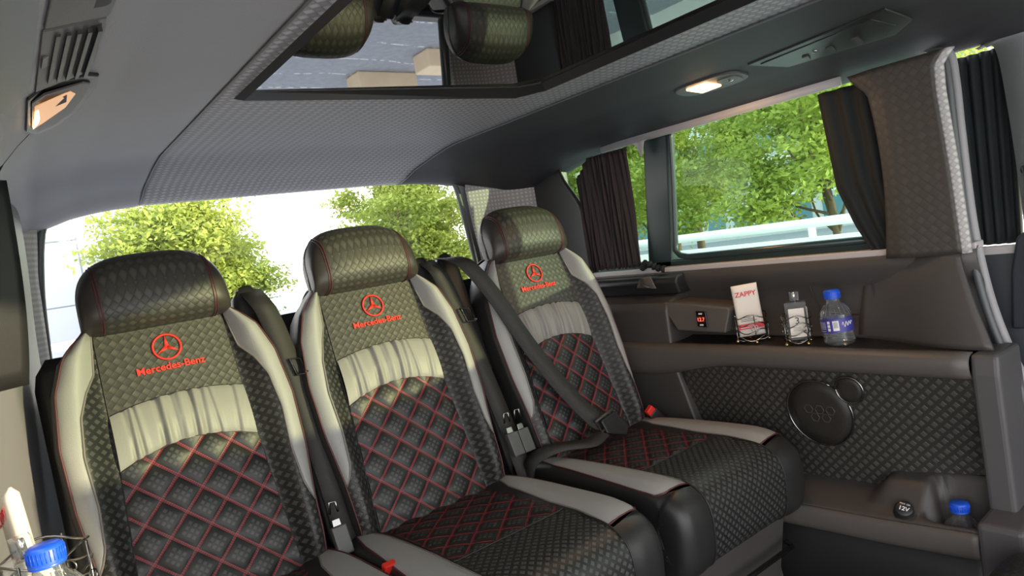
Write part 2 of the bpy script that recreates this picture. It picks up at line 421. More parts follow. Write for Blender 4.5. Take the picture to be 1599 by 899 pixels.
def crn(a, b):
    z = .925+.425*b; y = 2.19-(.33-.10*sstep((b-.55)/.45))*a; x = 1.79-.016*a
    return (x, y, z, y, z)
struct(MB().grid(12, 16, crn).build('trim_28', M['black'], solid=.006), 'black padded rear corner trim between the pillar and the curtain')
# ---- left side
def lw(a, b):
    y = .3+1.97*a; z = 1.36*b
    x = -.085+.140*sstep((y-1.2)/.9)+.02*sstep((z-.95)/.4)*sstep((y-1.2)/.5)-.03*sstep((.55-z)/.2)
    return (x, y, z, y, z)
mb = MB(); nu, nv = 60, 40; vs = []; fs = []
for j in range(nv+1):
    for i in range(nu+1): vs.append(lw(i/nu, j/nv)[:3])
for j in range(nv):
    for i in range(nu):
        yc = .3+1.97*(i+.5)/nu; zc = 1.36*(j+.5)/nv
        if .93 < zc < 1.30 and yc < 1.05: continue
        a = j*(nu+1)+i; fs.append((a, a+1, a+nu+2, a+nu+1))
struct(mb.add(vs, fs).build('wall_left', M['plastic_w'], solid=.01), 'grey plastic side lining on the left')
struct(MB().box(-.10, .045, .55, 1.32, .60, .68).build('trim_5', M['plastic_d'], bevel=.012), 'black armrest shelf on the left side')
# dark window post at the far left
struct(MB().grid(6, 12, lambda a, b: (-.04+.078*a+.008*b-.02*(1-b)**3, 1.44+.05*a, .985+.36*b, a, b)).build('trim_6', M['plastic_d'], solid=.012), 'dark window post at the left')

# ---- right side wall, lower: sections extruded along Y
def sweep(name, prof, y0, y1, mat, label, ny=30, parent=None, f=None, solid=.004, uvs=None):
    L = [0]
    for a, b in zip(prof, prof[1:]): L.append(L[-1]+math.hypot(b[0]-a[0], b[1]-a[1]))
    mb = MB(); n = len(prof); vs = []; uv = []; fs = []
    for j in range(ny+1):
        y = y0+(y1-y0)*j/ny
        for i, (x, z) in enumerate(prof):
            q = (x, y, z) if f is None else f(x, y, z); vs.append(q); uv.append((y, L[i]))
    for j in range(ny):
        for i in range(n-1): a = j*n+i; fs.append((a, a+1, a+n+1, a+n))
    o = mb.add(vs, fs, uv).build(name, mat, parent, solid=solid)
    return o
def rnd(pts, n=5):
    return [(p[0], p[2]) for p in crom([(a, 0, b) for a, b in pts], n)]
struct(sweep('wall_right', rnd([(1.765, .925), (1.755, .918), (1.750, .895), (1.762, .865), (1.778, .835), (1.782, .78), (1.778, .735), (1.770, .706)]), .60, 2.2, M['plastic'], ''), 'dark recess of the right side wall above the armrest shelf')
struct(MB().box(1.80, 1.84, .62, 2.28, 0, .93).build('wall_right', M['plastic_d'], smooth=False), 'outer body side behind the lining')
struct(sweep('trim_7', rnd([(1.775, .703), (1.74, .700), (1.69, .698), (1.662, .697)], 3), .615, 1.80, M['weave_dark'], ''), 'black embossed top of the right armrest shelf')
def fasc(x, y, z):
    k = sstep((.72-y)/.12)*0+sstep((y-1.2)/.35)
    return (x, y, z-(.045*k if z < .68 else 0))
struct(sweep('trim_8', rnd([(1.668, .699), (1.652, .697), (1.640, .688), (1.637, .672), (1.642, .655), (1.655, .642)]), .60, 1.80, M['plastic_l'], '', f=fasc), 'rounded grey front edge of the armrest shelf')
def pan(x, y, z):
    # concave towards the front end, bottom edge dips
    return (x+.02*sstep((.85-y)/.25)*sstep((.62-z)/.2), y, z)
struct(sweep('wall_right', rnd([(1.664, .655), (1.672, .60), (1.680, .52), (1.690, .44), (1.700, .36), (1.705, .31)]), .60, 1.42, M['weave_panel'], '', f=pan, ny=40), 'embossed dark leather door card under the shelf')
# smooth panel behind, next to the seat
mb = MB().add([(1.655, 1.335, .30), (1.655, 1.44, .66), (1.66, 1.90, .70), (1.66, 1.95, .30), (1.79, 1.335, .30), (1.79, 1.44, .66), (1.79, 1.90, .70), (1.79, 1.95, .30)],
              [(0, 1, 2, 3), (7, 6, 5, 4), (0, 4, 5, 1), (1, 5, 6, 2), (2, 6, 7, 3), (3, 7, 4, 0)])
struct(mb.build('trim_9', M['plastic'], smooth=False, bevel=.008), 'smooth dark panel beside the far seat')
# upper rear armrest block with slanted face that carries the voltmeter
mb = MB().prism([(1.665, 1.41, .742), (1.665, 1.235, .735), (1.672, 1.215, .80), (1.676, 1.22, .808), (1.676, 1.46, .832), (1.668, 1.46, .82)], (.11, 0, 0))
struct(mb.build('trim_10', M['plastic_l'], smooth=False, bevel=.008), 'grey raised block of the side wall with the voltmeter')
mb = MB().prism([(1.66, 1.44, .64), (1.662, 1.44, .812), (1.675, 1.44, .828), (1.74, 1.44, .850), (1.79, 1.44, .85), (1.79, 1.44, .64)], (0, .70, 0))
struct(mb.build('trim_11', M['plastic'], smooth=False, bevel=.01), 'dark rear block of the side wall beside the far seat')
mb = MB().prism([(1.715, 1.42, .850), (1.70, 1.42, .892), (1.712, 1.42, .908), (1.78, 1.42, .918), (1.79, 1.42, .85)], (0, .75, 0))
struct(mb.build('trim_12', M['plastic_d'], smooth=False, bevel=.008), 'dark upper rear ledge under the window')
# pull recess / handle on the ledge
hd = empty('pull_handle', (1.70, 1.52, .88)); tag(hd, 'small dark brown pull recess on the rear side ledge under the window', 'handle')
MB().prism([(1.696, 1.50, .872), (1.696, 1.585, .878), (1.696, 1.565, .912), (1.696, 1.52, .915)], (.006, 0, 0)).build('surround', M['plastic_l'], hd, bevel=.003)
MB().tube([(1.694, 1.523, .878), (1.688, 1.545, .885), (1.692, 1.556, .908)], .005).build('grip', M['brown'], hd)
# hatch outline (panel line) on the recess back wall
hl = crom([(1.768, .875, .885), (1.768, 1.005, .885), (1.775, 1.02, .87), (1.779, 1.00, .79), (1.779, .985, .775), (1.779, .87, .765), (1.779, .85, .78), (1.772, .845, .87)], 6, True)
tag(MB().tube([Vector(p)-Vector((.006, 0, 0)) for p in hl], .0018, 5, True).build('access_hatch', M['plastic_d']), 'outline of a rounded square access hatch in the side wall above the water bottle', 'hatch')

# bottom ledge with cup holder
def ledge_top(y):   # front edge height
    return interp(y, [.55, .80, 1.15, 1.5], [.318, .30, .285, .27])
cupc = (1.652, .650)
mb = MB(); vs = []; fs = []; uv = []; nx, ny = 26, 60
for j in range(ny+1):
    y = .598+.912*j/ny
    for i in range(nx+1):
        x = 1.590+.125*i/nx
        z = ledge_top(y)+.042*(i/nx)**.8
        # raised console around the cup holder
        ry = sstep((.86-y)/.05); z += ry*.045*sstep((i/nx-.12)/.5)
        d = max(abs(x-cupc[0])/.047, abs(y-cupc[1])/.058)
        d = ((abs(x-cupc[0])/.046)**4+(abs(y-cupc[1])/.062)**4)**(1/4)
        z -= .10*sstep((1.10-d)/.18)
        # scoop behind the console
        vs.append((x, y, z)); uv.append((x, y))
for j in range(ny):
    for i in range(nx): a = j*(nx+1)+i; fs.append((a, a+1, a+nx+2, a+nx+1))
struct(mb.add(vs, fs, uv).build('trim_13', M['plastic'], solid=.003), 'grey lower side ledge with a cup holder well')
def lf(a, b):
    y = .598+.912*a; z0 = ledge_top(y)
    prof = [(0, 0), (-.008, -.004), (-.012, -.014), (-.012, -.045), (-.004, -.058), (.012, -.062)]
    k = b*5; i = min(4, int(k)); t_ = k-i
    dx = prof[i][0]*(1-t_)+prof[i+1][0]*t_; dz = prof[i][1]*(1-t_)+prof[i+1][1]*t_
    return (1.590+dx, y, z0+dz, y, z0+dz)
struct(MB().grid(60, 10, lf).build('trim_14', M['plastic_l'], solid=.003), 'rounded front lip of the lower side ledge')
struct(sweep('wall_right', [(1.600, .27), (1.606, .12), (1.60, 0)], .58, 1.6, M['plastic_d'], ''), 'dark lower side wall under the ledge')

# front end panels of right side wall (at B post)
mb = MB().prism([(1.655, .60, .33), (1.640, .60, .655), (1.645, .60, .70), (1.78, .60, .70), (1.80, .60, .33)], (0, -.055, 0))
struct(mb.build('trim_15', M['plastic_p'], smooth=False, bevel=.01), 'grey vertical end panel beside the door card')
mb = MB().prism([(1.575, .60, 0), (1.575, .60, .345), (1.80, .60, .36), (1.80, .60, 0)], (0, -.09, 0))
struct(mb.build('trim_16', M['plastic_p'], smooth=False, bevel=.012), 'grey lower end panel at the door step')
def bpost_low(a, b):   # from y .79..1.0 at sill, curving to the door edge
    z = .70+.215*b; ye = interp(z, [.70, .80, .88, .915], [.565, .600, .622, .628]); yr = interp(z, [.70, .80, .88, .915], [.90, .88, .86, .80])
    y = ye+(yr-ye)*a; x = 1.735-.05*(1-b)+(.050*b+.095*(1-b)-.004)*sstep((a-.1)/.9)
    return (x, y, z, y, z)
struct(MB().grid(20, 16, bpost_low).build('trim_17', M['plastic'], solid=.012), 'smooth grey lower trim of the door pillar')
def bpil(a, b):
    z = .912+.455*b; ye = interp(z, [.912, 1.1, 1.28, 1.34, 1.375], [.622, .626, .634, .632, .600]); yr = .790-.018*sin(pi*b)*1.0+.0*b+.035*sstep((b-.86)*7)
    y = ye+(yr-ye)*a; x = 1.732-.012*b+.03*(1-a)*0+.012*sstep((a-.75)*4)
    return (x, y, z, y, z)
struct(MB().grid(20, 30, bpil).build('trim_18', M['weave_pillar_dark'], solid=.010), 'embossed brown-grey cover of the door pillar')
def bpil_e(a, b):
    z = .912+.455*b; ye = interp(z, [.912, 1.1, 1.28, 1.34, 1.375], [.622, .626, .634, .632, .600])
    x = 1.732-.012*b; an = a*pi/2
    return (x+.016*(1-cos(an)), ye-.014*sin(an), z, a*.02, z)
struct(MB().grid(6, 30, bpil_e).build('trim_19', M['weave_pillar'], solid=.004), 'pale seam edge of the pillar cover')
# door aperture seals
sl = crom([(1.765, .660, 1.385), (1.765, .628, 1.362), (1.765, .622, 1.30), (1.765, .622, 1.19), (1.765, .620, 1.0), (1.765, .612, .887), (1.765, .598, .782), (1.765, .576, .686), (1.765, .552, .606), (1.765, .540, .53), (1.765, .538, .50)], 8)
struct(MB().tube(sl, .009, 8).build('trim_20', M['rubber']), 'rubber door seal along the pillar edge')
sl2 = [Vector(p)+Vector((.026, -.004, 0)) for p in sl]
struct(MB().tube(sl2, .011, 8).build('trim_21', M['welt']), 'pale inner welt of the door seal')

# ---- right side upper: headers, frames and glass
struct(MB().box(1.752, 1.80, .60, 2.2, .918, .934).build('trim_22', M['trim_light'], smooth=False, bevel=.003), 'pale strip along the window sill')
mb = MB().box(1.785, 1.83, .70, 2.2, .90, .955); mb.box(1.790, 1.83, .70, 2.2, 1.385, 1.43)
mb.prism([(1.785, 1.60, .93), (1.785, 1.495, .93), (1.785, 1.435, 1.40), (1.785, 1.54, 1.40)], (.04, 0, 0))
mb.box(1.785, 1.83, 1.98, 2.2, .93, 1.40)
struct(mb.build('wall_right', M['frame_t'], smooth=False, bevel=.006), 'dark teal-black body frame around the side windows')
mb = MB().prism([(1.80, .70, .93), (1.80, 1.53, .93), (1.80, 1.47, 1.40), (1.80, .70, 1.40)], (.003, 0, 0))
struct(mb.build('window_2', M['glass_tint'], smooth=False), 'teal tinted sliding side window glass')
mb = MB().prism([(1.80, 1.585, .93), (1.80, 2.0, .93), (1.80, 2.0, 1.40), (1.80, 1.525, 1.40)], (.003, 0, 0))
struct(mb.build('window_3', M['glass_tint'], smooth=False), 'narrow teal tinted rear quarter glass')
# inner sliding frame of window_2
fr = crom([(1.785, 1.47, .985), (1.785, 1.425, 1.20), (1.785, 1.405, 1.35), (1.785, 1.38, 1.366)], 6)
fr = [(1.785, .70, .960), (1.785, 1.42, .960), (1.785, 1.455, .967)]+[tuple(p) for p in crom([(1.785, 1.472, .985), (1.785, 1.458, 1.10), (1.785, 1.445, 1.20), (1.785, 1.426, 1.385)], 5)]
struct(MB().tube(fr, .010, 8).build('trim_23', M['frame_t']), 'black inner frame of the sliding window')
mb = MB().box(1.762, 1.768, .86, 1.72, 1.356, 1.382)
struct(mb.build('trim_24', M['trim_light']), 'pale curtain rail above the side window')
# light side wall header fill between ceiling and rail
struct(MB().box(1.80, 1.84, -1.3, 2.28, 1.388, 1.45).build('trim_25', M['plastic_d'], smooth=False), 'dark roof rail above the side windows')

# curtains
def curtain(name, y0, y1, z0, z1, x, folds, amp, mat, label, group=None, skew=0, gather=0, z0b=None, edge=None):
    n = folds*8
    ph = [random.uniform(-.5, .5) for _ in range(folds+2)]
    def f(a, b):
        zz0 = z0+.004*sin(a*folds*9.7)+.003*sin(a*folds*23)
        zt = z1 if edge is None else z1-edge(a)
        z = zz0+(zt-zz0)*b
        k = 1-.0*b
        y = y0+(y1-y0)*a
        y += skew*(1-b)*(1) + gather*(a-.5)*sin(pi*b)
        xx = x+amp*sin(a*folds*2*pi+.8*sin(b*3+a*5))*(.6+.4*sin(b*2.2+a*11)) + .004*sin(a*folds*pi*1.3+b*6)
        return (xx, y, z, a, b)
    o = MB().grid(n, 20, f).build(name, mat, solid=.0015)
    tag(o, label, 'curtain', group); return o
curtain('curtain', 1.86, 1.60, .945, 1.352, 1.758, 15, .009, M['curtain'], 'pleated brown-black curtain bunched at the rear side window', edge=lambda a: .06*sstep((.30-a)/.3), skew=.0)
def c2(a, b):
    z = .925+.425*b
    yf = interp(z, [.925, 1.0, 1.1, 1.34], [.83, .868, .905, .925]); yb = .70
    y = yf+(yb-yf)*a
    x = 1.762+.006*sin(a*5*2*pi+b*1.5)
    return (x, y, z, a, b)
tag(MB().grid(40, 24, c2).build('curtain', M['curtain2'], solid=.0015), 'black-green curtain tied back beside the embossed door pillar', 'curtain')
tb = MB().tube(crom([(1.755, 1.60, .935), (1.748, 1.575, .955), (1.750, 1.55, .945), (1.752, 1.53, .935), (1.752, 1.50, .93)], 5), [.010+.004*sin(i*1.7) for i in range(21)], 8)
tag(tb.build('curtain_tie', M['curtain2']), 'crumpled black curtain tie lying on the sill under the pleated curtain', 'tie')
# white gauze scrap at curtain top
tag(MB().grid(8, 8, lambda a, b: (1.752+.004*sin(a*9), 1.56-.085*a, 1.362-(.055*sstep(1-abs(a-.35)*3.0))*b-.004, a, b)).build('curtain_lining', M['trim_light'], solid=.001), 'small pale lining scrap hanging at the top of the pleated curtain', 'curtain lining')

# beyond the pillar: sliding door zone / front door region
df_ = empty('door_2', (1.85, .45, 0)); df_['kind'] = 'structure'; df_['label'] = 'front side door lining past the pillar, its unseen edges shaped to bound the sun'
mb = MB()
mb.box(1.84, 1.87, -1.3, .70, 0, .90)
mb.prism([(1.84, -1.3, .90), (1.84, -1.3, 1.03), (1.84, -1.0, .985), (1.84, -.35, .90)], (.03, 0, 0)); mb.prism([(1.84, -1.3, 1.40), (1.84, -1.3, 1.29), (1.84, -.9, 1.318), (1.84, -.4, 1.362), (1.84, .4, 1.392), (1.84, .4, 1.40)], (.03, 0, 0))  # unseen slanted sill and header, shaped to bound the sun on the seats
mb.build('door_lower_sun_edges', plain('door_lining_dark', (.05, .055, .065), .45, gd=.0003), df_, smooth=False, bevel=.01)
MB().box(1.835, 1.86, .50, .70, .893, .912).build('sill_strip', M['trim_light'], df_, smooth=False, bevel=.002)
# front pillar trim with arched head
ap = crom([(1.84, .60, 1.375), (1.84, .55, 1.395), (1.84, .50, 1.385), (1.84, .47, 1.33), (1.84, .45, 1.2), (1.84, .43, 1.0), (1.84, .40, .88)], 8)
inner = crom([(1.84, .585, 1.362), (1.84, .565, 1.365), (1.84, .545, 1.34), (1.84, .535, 1.2), (1.84, .53, 1.05), (1.84, .528, .95), (1.84, .525, .88)], 8)
mb = MB(); n = len(inner)
mb.add([tuple(p) for p in inner]+[(1.835, min(p[1]-.10, .45), p[2]+.02) for p in inner], [(i, i+1, n+i+1, n+i) for i in range(n-1)])
mb.build('pillar_trim', plain('front_pillar_grey', (.20, .21, .215), .5, gd=.0003, grain=400), df_, solid=.02)
MB().tube([(1.838, .55, 1.40), (1.838, .50, 1.41), (1.838, .44, 1.36), (1.838, .41, 1.25)], .010).build('seal', M['rubber'], df_)
def c3(a, b):
    z = .915+.44*b
    return (1.852+.006*sin(a*6*2*pi+b), .665-.145*a+.02*(1-b)*a, z, a, b)
tag(MB().grid(48, 20, c3).build('curtain', M['curtain2'], solid=.0015), 'black curtain behind the embossed pillar, farthest right in view', 'curtain')
gh = empty('grab_handle', (1.83, .49, 1.04)); tag(gh, 'dark loop handle on the grey front pillar at the right edge', 'handle')
MB().tube(crom([(1.832, .520, 1.075), (1.812, .512, 1.08), (1.806, .505, 1.05), (1.808, .505, 1.01), (1.832, .515, .985)], 6), .006).build('loop', M['plastic_d'], gh)
MB().lathe([(0, 0), (.010, 0), (.010, .006), (.004, .01), (0, .01)], 16, Matrix.Translation((1.832, .515, .985)) @ Matrix.Rotation(-pi/2, 4, 'Y')).build('fixing_cap', M['chrome'], gh)
MB().prism([(1.822, .572, .72), (1.822, .515, .72), (1.822, .500, .90), (1.822, .515, .95), (1.822, .545, .93), (1.822, .562, .85)], (.012, 0, 0)).build('seat_silhouette', plain('navy_black_silhouette', (.02, .024, .034), .5, gd=.0003), df_, smooth=False, bevel=.006)  # flat dark panel standing in for the front seat's silhouette
fs_ = empty('front_seat', (1.50, .43, .2)); tag(fs_, 'dark embossed corner of a seat with beige piping at the bottom right corner', 'seat')
def ell(cx, cy, cz, rx, ry, rz):
    def f(a, b):
        th, ph = 2*pi*a, pi*b; e = .8
        p = (cx+rx*math.copysign(abs(cos(th))**e, cos(th))*sin(ph)**e, cy+ry*math.copysign(abs(sin(th))**e, sin(th))*sin(ph)**e, cz-rz*cos(ph))
        return p+(p[0]+p[2], p[1]-p[2])
    return MB().grid(32, 20, f, closeu=True)
ell(1.47, .455, .285, .11, .085, .055).build('cushion', M['weave_dark'], fs_)
ell(1.430, .470, .262, .085, .080, .042).build('side_strip', M['cream'] if 'cream' in M else M['grey'], fs_)
# right-front body: header strip and window glass outside the frame
struct(MB().box(1.845, 1.852, -1.25, .45, .885, 1.37).build('window_4', M['glass_front'], smooth=False), 'front side window glass')
struct(MB().box(1.83, 1.87, -.55, -.45, .88, 1.42).build('wall_right', M['plastic_d'], smooth=False), 'front door post') if False else None

# ============================================================ SEATS
RA = math.radians(18)
VX = Vector((1, 0, 0)); VV = Vector((0, sin(RA), cos(RA))); VN = Vector((0, -cos(RA), sin(RA)))
STAR = Vector((0, 1.70, .985))
def bp(u, v, w): return STAR + VX*u + VV*v + VN*w
vW = [-.60, -.50, -.42, -.36, -.30, -.17, -.06, .01, .045, .07]
wW = [.205, .212, .216, .222, .229, .233, .221, .196, .168, .140]
def Wd(v): return interp(v, vW, wW)
def Ri(v):
    w = Wd(v)
    if v < -.425: return w
    return min(w-.0005, interp(v, [-.425, -.41, -.38, -.30, -.20, -.12, -.07, -.03, .02, .07], [.216, .207, .197, .192, .197, .188, .170, .148, .141, .135]))
CW = .135
def cw(v): return interp(v, [-.60, -.25, .1], [.160, .140, .132])
def hb(u, v):
    t_ = abs(u); c = cw(v); W_ = Wd(v)
    if t_ < c: return .008*(1-(t_/c)**2)
    k = (t_-c)/max(.02, (W_-c))
    pk = .046*sstep((v+.66)/.18)*(1-.5*sstep((v-.0)/.08))
    return pk*(sstep(min(1, k/.62)) if k < .62 else 1-.30*((k-.62)/.38)**2)
def arcT(u): return -.106-.016*(u/.135)**2          # logo panel / band
def arcB(u): return -.211-.030*(u/.14)**2           # band / quilt
def UV(p, u, v): return (p[0], p[1], p[2], u, v)
def copy_tree(o, parent=None):
    c = o.copy(); COL.objects.link(c); c.parent = parent
    for ch in list(o.children): copy_tree(ch, c)
    return c
def text_mesh(s, size, font_scale=1.0, ext=.0006, bold=.0):
    cu = bpy.data.curves.new('txt', 'FONT'); cu.body = s; cu.size = size; cu.align_x = 'CENTER'; cu.align_y = 'CENTER'; cu.extrude = ext; cu.offset = bold
    o = bpy.data.objects.new('txt', cu); COL.objects.link(o); bpy.context.view_layer.update()
    dg = bpy.context.evaluated_depsgraph_get(); me = bpy.data.meshes.new_from_object(o.evaluated_get(dg))
    vs = [tuple(v.co) for v in me.vertices]; fs = [tuple(p.vertices) for p in me.polygons]
    bpy.data.objects.remove(o); bpy.data.curves.remove(cu); bpy.data.meshes.remove(me)
    return vs, fs
SX = [.282, .79, 1.355]
seat = empty('van_seat', (0, 1.5, 0))
# --- backrest regions
def logo_f(a, b):
    u = -1+2*a; vt = .072; c_ = CW
    uu = u*cw(0); v = arcT(uu)+(vt-arcT(uu))*b
    uu = u*cw(v); return UV(bp(uu, v, hb(uu, v)+.002), uu, v)
MB().grid(24, 20, logo_f).build('logo_panel', M['weave'], seat)
rf = [(random.uniform(-.12, .12), random.uniform(.0025, .005), random.uniform(.5, 1), random.uniform(-.12, .12)) for _ in range(13)]
def ruf(u, b):
    h = 0
    for (u0, s_, a_, tl_) in rf:
        c_ = u0+tl_*.06*(b-.5)
        h -= a_*.0052*math.exp(-((u-c_)/s_)**2)*(.35+.65*abs(2*b-1)**.7)
        h += a_*.0034*math.exp(-((u-c_-s_*2)/(s_*1.6))**2)
    return h
def band_f(a, b):
    u = -1+2*a; uu = u*cw(-.17); v0 = arcB(uu); v1 = arcT(uu); v = v0+(v1-v0)*b
    uu = u*cw(v); return UV(bp(uu, v, hb(uu, v)+.004+.009*sin(pi*b)**.6+ruf(uu, b)), uu, v)
MB().grid(120, 20, band_f).build('gathered_band', M['grey_band'], seat)
def puff(u, v):
    p = (u+v)/QC; q = (u-v)/QC
    return .0068*(abs(sin(pi*p))**.5)*(abs(sin(pi*q))**.5)
def quilt_f(a, b):
    u = -1+2*a; uu = u*cw(-.3); v1 = arcB(uu); v = -.60+(v1+.60)*b
    uu = u*cw(v); k = -.010*sstep((v+.42)/-.14)
    return UV(bp(uu, v, hb(uu, v)+puff(uu, v)+.0015+k*0), uu, v)
MB().grid(110, 140, quilt_f).build('quilted_panel', M['quilt'], seat)
for s in (-1, 1):
    def bol(a, b, s=s):
        v = -.60+.665*b; u = cw(v)+(Ri(v)-cw(v))*a; return UV(bp(s*u, v, hb(u, v)), s*u, v)
    MB().grid(14, 60, bol).build('bolster', M['weave_sq'], seat)
    def strp(a, b, s=s):
        v = -.425+.493*b; r = Ri(v); u = r+(Wd(v)-r)*a; return UV(bp(s*u, v, hb(u, v)+.0045*sin(pi*a)**.5), s*u, v)
    st_ = MB().grid(8, 60, strp).build('side_strip', M['grey'], seat)
    MB().tube([bp(s*(Ri(v)), v, hb(Ri(v), v)+.0025) for v in np.linspace(-.425, .06, 50)], .0022, 6).build('piping', M['greypipe'], st_)
    MB().tube([bp(s*(Wd(v)+.001), v, hb(Wd(v), v)+.001) for v in np.linspace(-.60, .06, 60)], .0022, 6).build('seam', M['redpipe'], seat)
    prof = [(0, 0), (.007, -.010), (.010, -.03), (.008, -.09), (-.004, -.115), (-.03, -.125)]
    def side(a, b, s=s):
        v = -.60+.675*b; k = a*5; i = min(4, int(k)); t_ = k-i
        du = prof[i][0]*(1-t_)+prof[i+1][0]*t_; dw = prof[i][1]*(1-t_)+prof[i+1][1]*t_
        return UV(bp(s*(Wd(v)+du), v, hb(Wd(v), v)+dw), du, v)
    MB().grid(15, 40, side).build('side_cover', M['black'], seat)
    MB().tube([bp(s*(cw(v)+.0005), v, hb(cw(v), v)+.001) for v in np.linspace(-.60, .06, 40)], .0016, 6).build('seam', M['blackpipe'], seat)
# back shell and top cap
MB().grid(20, 20, lambda a, b: UV(bp((-1+2*a)*interp(b, [0, .9, .97, 1], [.25, .25, .24, .22]), -.6+.655*b, -.125), a, b)).build('back_shell', M['plastic_d'], seat, solid=.03)
MB().grid(24, 8, lambda a, b: UV(bp((-1+2*a)*.145, .066+.018*sin(pi*min(1, b*1.0))**.5, .02-.12*b), a, b)).build('top_cover', M['black'], seat, solid=.004)
MB().tube([bp(u, arcT(u), hb(u, arcT(u))+.002) for u in np.linspace(-CW, CW, 24)], .002, 6).build('seam', M['blackpipe'], seat)
MB().tube([bp(u, arcB(u), hb(u, arcB(u))+.003) for u in np.linspace(-.138, .138, 24)], .0018, 6).build('seam', M['redpipe'], seat)
# --- headrest
def hr_pt(u, th, inset=0):
    k = max(0, 1-abs(u/.152)**3.2)**(1/2.6)
    ek = .30+.70*k if abs(u) < .1519 else .30*k
    ek = max(.02, k)
    kk = .45*k+.55*k**.5
    v0 = .050+.012*(1-k); vt = .052+.176*(.28+.72*k)*(1 if k > .3 else k/.3)
    vc = (v0+vt)/2; hv = (vt-v0)/2; hw = .064*(.25+.75*k)*(1 if k > .25 else k/.25)
    hv *= (1 if k > .2 else k/.2)
    c_, s_ = cos(th), sin(th)
    e = .72
    pv = vc+hv*math.copysign(abs(s_)**e, s_); pw = .018+hw*math.copysign(abs(c_)**e, c_)
    # lower front bulges more than the top
    if c_ > 0: pw -= .030*max(0, s_)*abs(s_)*c_**.3
    return bp(u, pv, pw)
hr = empty('headrest', (0, 1.5, 0)); hr.parent = seat; hr.location = (0, 0, 0)
def linkw(mb, name, mat, par, **k):   # geometry already in seat-world coordinates
    return mb.build(name, mat, par, **k)
mb = MB().grid(30, 56, lambda a, b: UV(hr_pt(-.112+.224*a, 2*pi*b), -.112+.224*a, .40*b))
hro = mb.build('headrest', M['weave'], seat)
bpy.data.objects.remove(hr)
for s in (-1, 1):
    MB().grid(26, 56, lambda a, b, s=s: UV(hr_pt(s*(.112+.0399*(1-(1-a)**2)), 2*pi*b), .04*a, .40*b)).build('side_cheek', M['brown'], hro)
    MB().tube([hr_pt(s*.112, 2*pi*k/48) for k in range(48)], .0020, 6, True).build('seam', M['redpipe'], hro)
    MB().tube([hr_pt(s*.1175, 2*pi*k/48) for k in range(48)], .0016, 6, True).build('seam', M['redpipe'], hro)
# --- embroidery
EMB = .0045
def onp(vs, du, dv):
    return [tuple(bp(x+du, y+dv, hb(x+du, y+dv)+EMB+z)) for x, y, z in vs]
mb = MB()
rr = []
for k in range(40):
    a = 2*pi*k/40; rr.append((.0285*cos(a), .0285*sin(a), 0))
mb.tube([Vector(p) for p in onp(rr, 0, 0)], .0026, 6, True)
for k in range(3):
    a = pi/2+2*pi*k/3; b1 = a+pi/3; b2 = a-pi/3
    tip = (.0275*cos(a), .0275*sin(a)); q1 = (.0052*cos(b1), .0052*sin(b1)); q2 = (.0052*cos(b2), .0052*sin(b2))
    pts = [(tip[0], tip[1], .0), (q1[0], q1[1], 0), (0, 0, 0), (q2[0], q2[1], 0)]
    top = onp([(x, y, .0008) for x, y, _ in pts], 0, 0); bot = onp([(x, y, -.001) for x, y, _ in pts], 0, 0)
    mb.add(top+bot, [(0, 1, 2, 3), (7, 6, 5, 4), (0, 4, 5, 1), (3, 7, 4, 0), (1, 5, 6, 2), (2, 6, 7, 3)])
mb.build('star_emblem', M['redthread'], seat)
vs, fs = text_mesh('Mercedes-Benz', .0225, ext=.0010, bold=.00045)
mb = MB(); mb.add(onp(vs, 0, -.045), fs).build('embroidered_lettering', M['redthread'], seat, smooth=False)
# --- cushion
YB, YF = 1.56, 1.0
PR = [(1.56, .452), (1.42, .466), (1.25, .474), (1.12, .477), (1.065, .474), (1.030, .462), (1.008, .440), (.998, .405), (.998, .36), (1.004, .315), (1.022, .285), (1.06, .272)]
PR = [(p[1], p[2]) for p in crom([(0, a, b) for a, b in PR], 8)]
PL = [0]
for a, b in zip(PR, PR[1:]): PL.append(PL[-1]+math.hypot(b[0]-a[0], b[1]-a[1]))
TL = PL[-1]; py = [p[0] for p in PR]; pz = [p[1] for p in PR]
def prof_at(s):
    y = interp(s, PL, py); z = interp(s, PL, pz); e = .004
    y2 = interp(s+e, PL, py); z2 = interp(s+e, PL, pz); y1 = interp(s-e, PL, py); z1 = interp(s-e, PL, pz)
    t_ = Vector((0, y2-y1, z2-z1)).normalized(); n_ = Vector((0, t_.z, -t_.y))   # outward
    if n_.z < 0 and s < TL*.5: n_ = -n_
    return y, z, n_
def cush(a_, s, lift=0):
    """a_ = signed arc distance across; wraps down the sides"""
    t_ = abs(a_); R = .035; flat = .218
    if t_ < flat: x = t_; dn = 0; nx = 0; nd = 1
    elif t_ < flat+R*pi/2: th = (t_-flat)/R; x = flat+R*sin(th); dn = R*(1-cos(th)); nx = sin(th); nd = cos(th)
    else: x = flat+R; dn = R+(t_-flat-R*pi/2); nx = 1; nd = 0
    y, z, n_ = prof_at(s)
    frontness = sstep((s-(TL-.34))/.12)
    bolh = .016*sstep((t_-.14)/.05)*(1-frontness*.6)
    rx = x
    sgn = 1 if a_ >= 0 else -1
    p = Vector((0, y, z))+n_*(bolh-dn+lift*nd)
    return (sgn*(rx+lift*nx), p.y, p.z, a_, s)
sQ = .36       # quilt ends
AI, AO = .165, .232
MB().grid(90, 110, lambda a, b: (lambda u, s: cush(u, s, puff(u, s)*(sstep((.145-abs(u))/.02))*sstep((sQ+.01-s)/.02)+.001))((-1+2*a)*.150, sQ*b)).build('cushion_quilting', M['quilt'], seat)
MB().tube([cush(a, sQ, .0015)[:3] for a in np.linspace(-.150, .150, 30)], .0022, 6).build('seam', M['blackpipe'], seat)
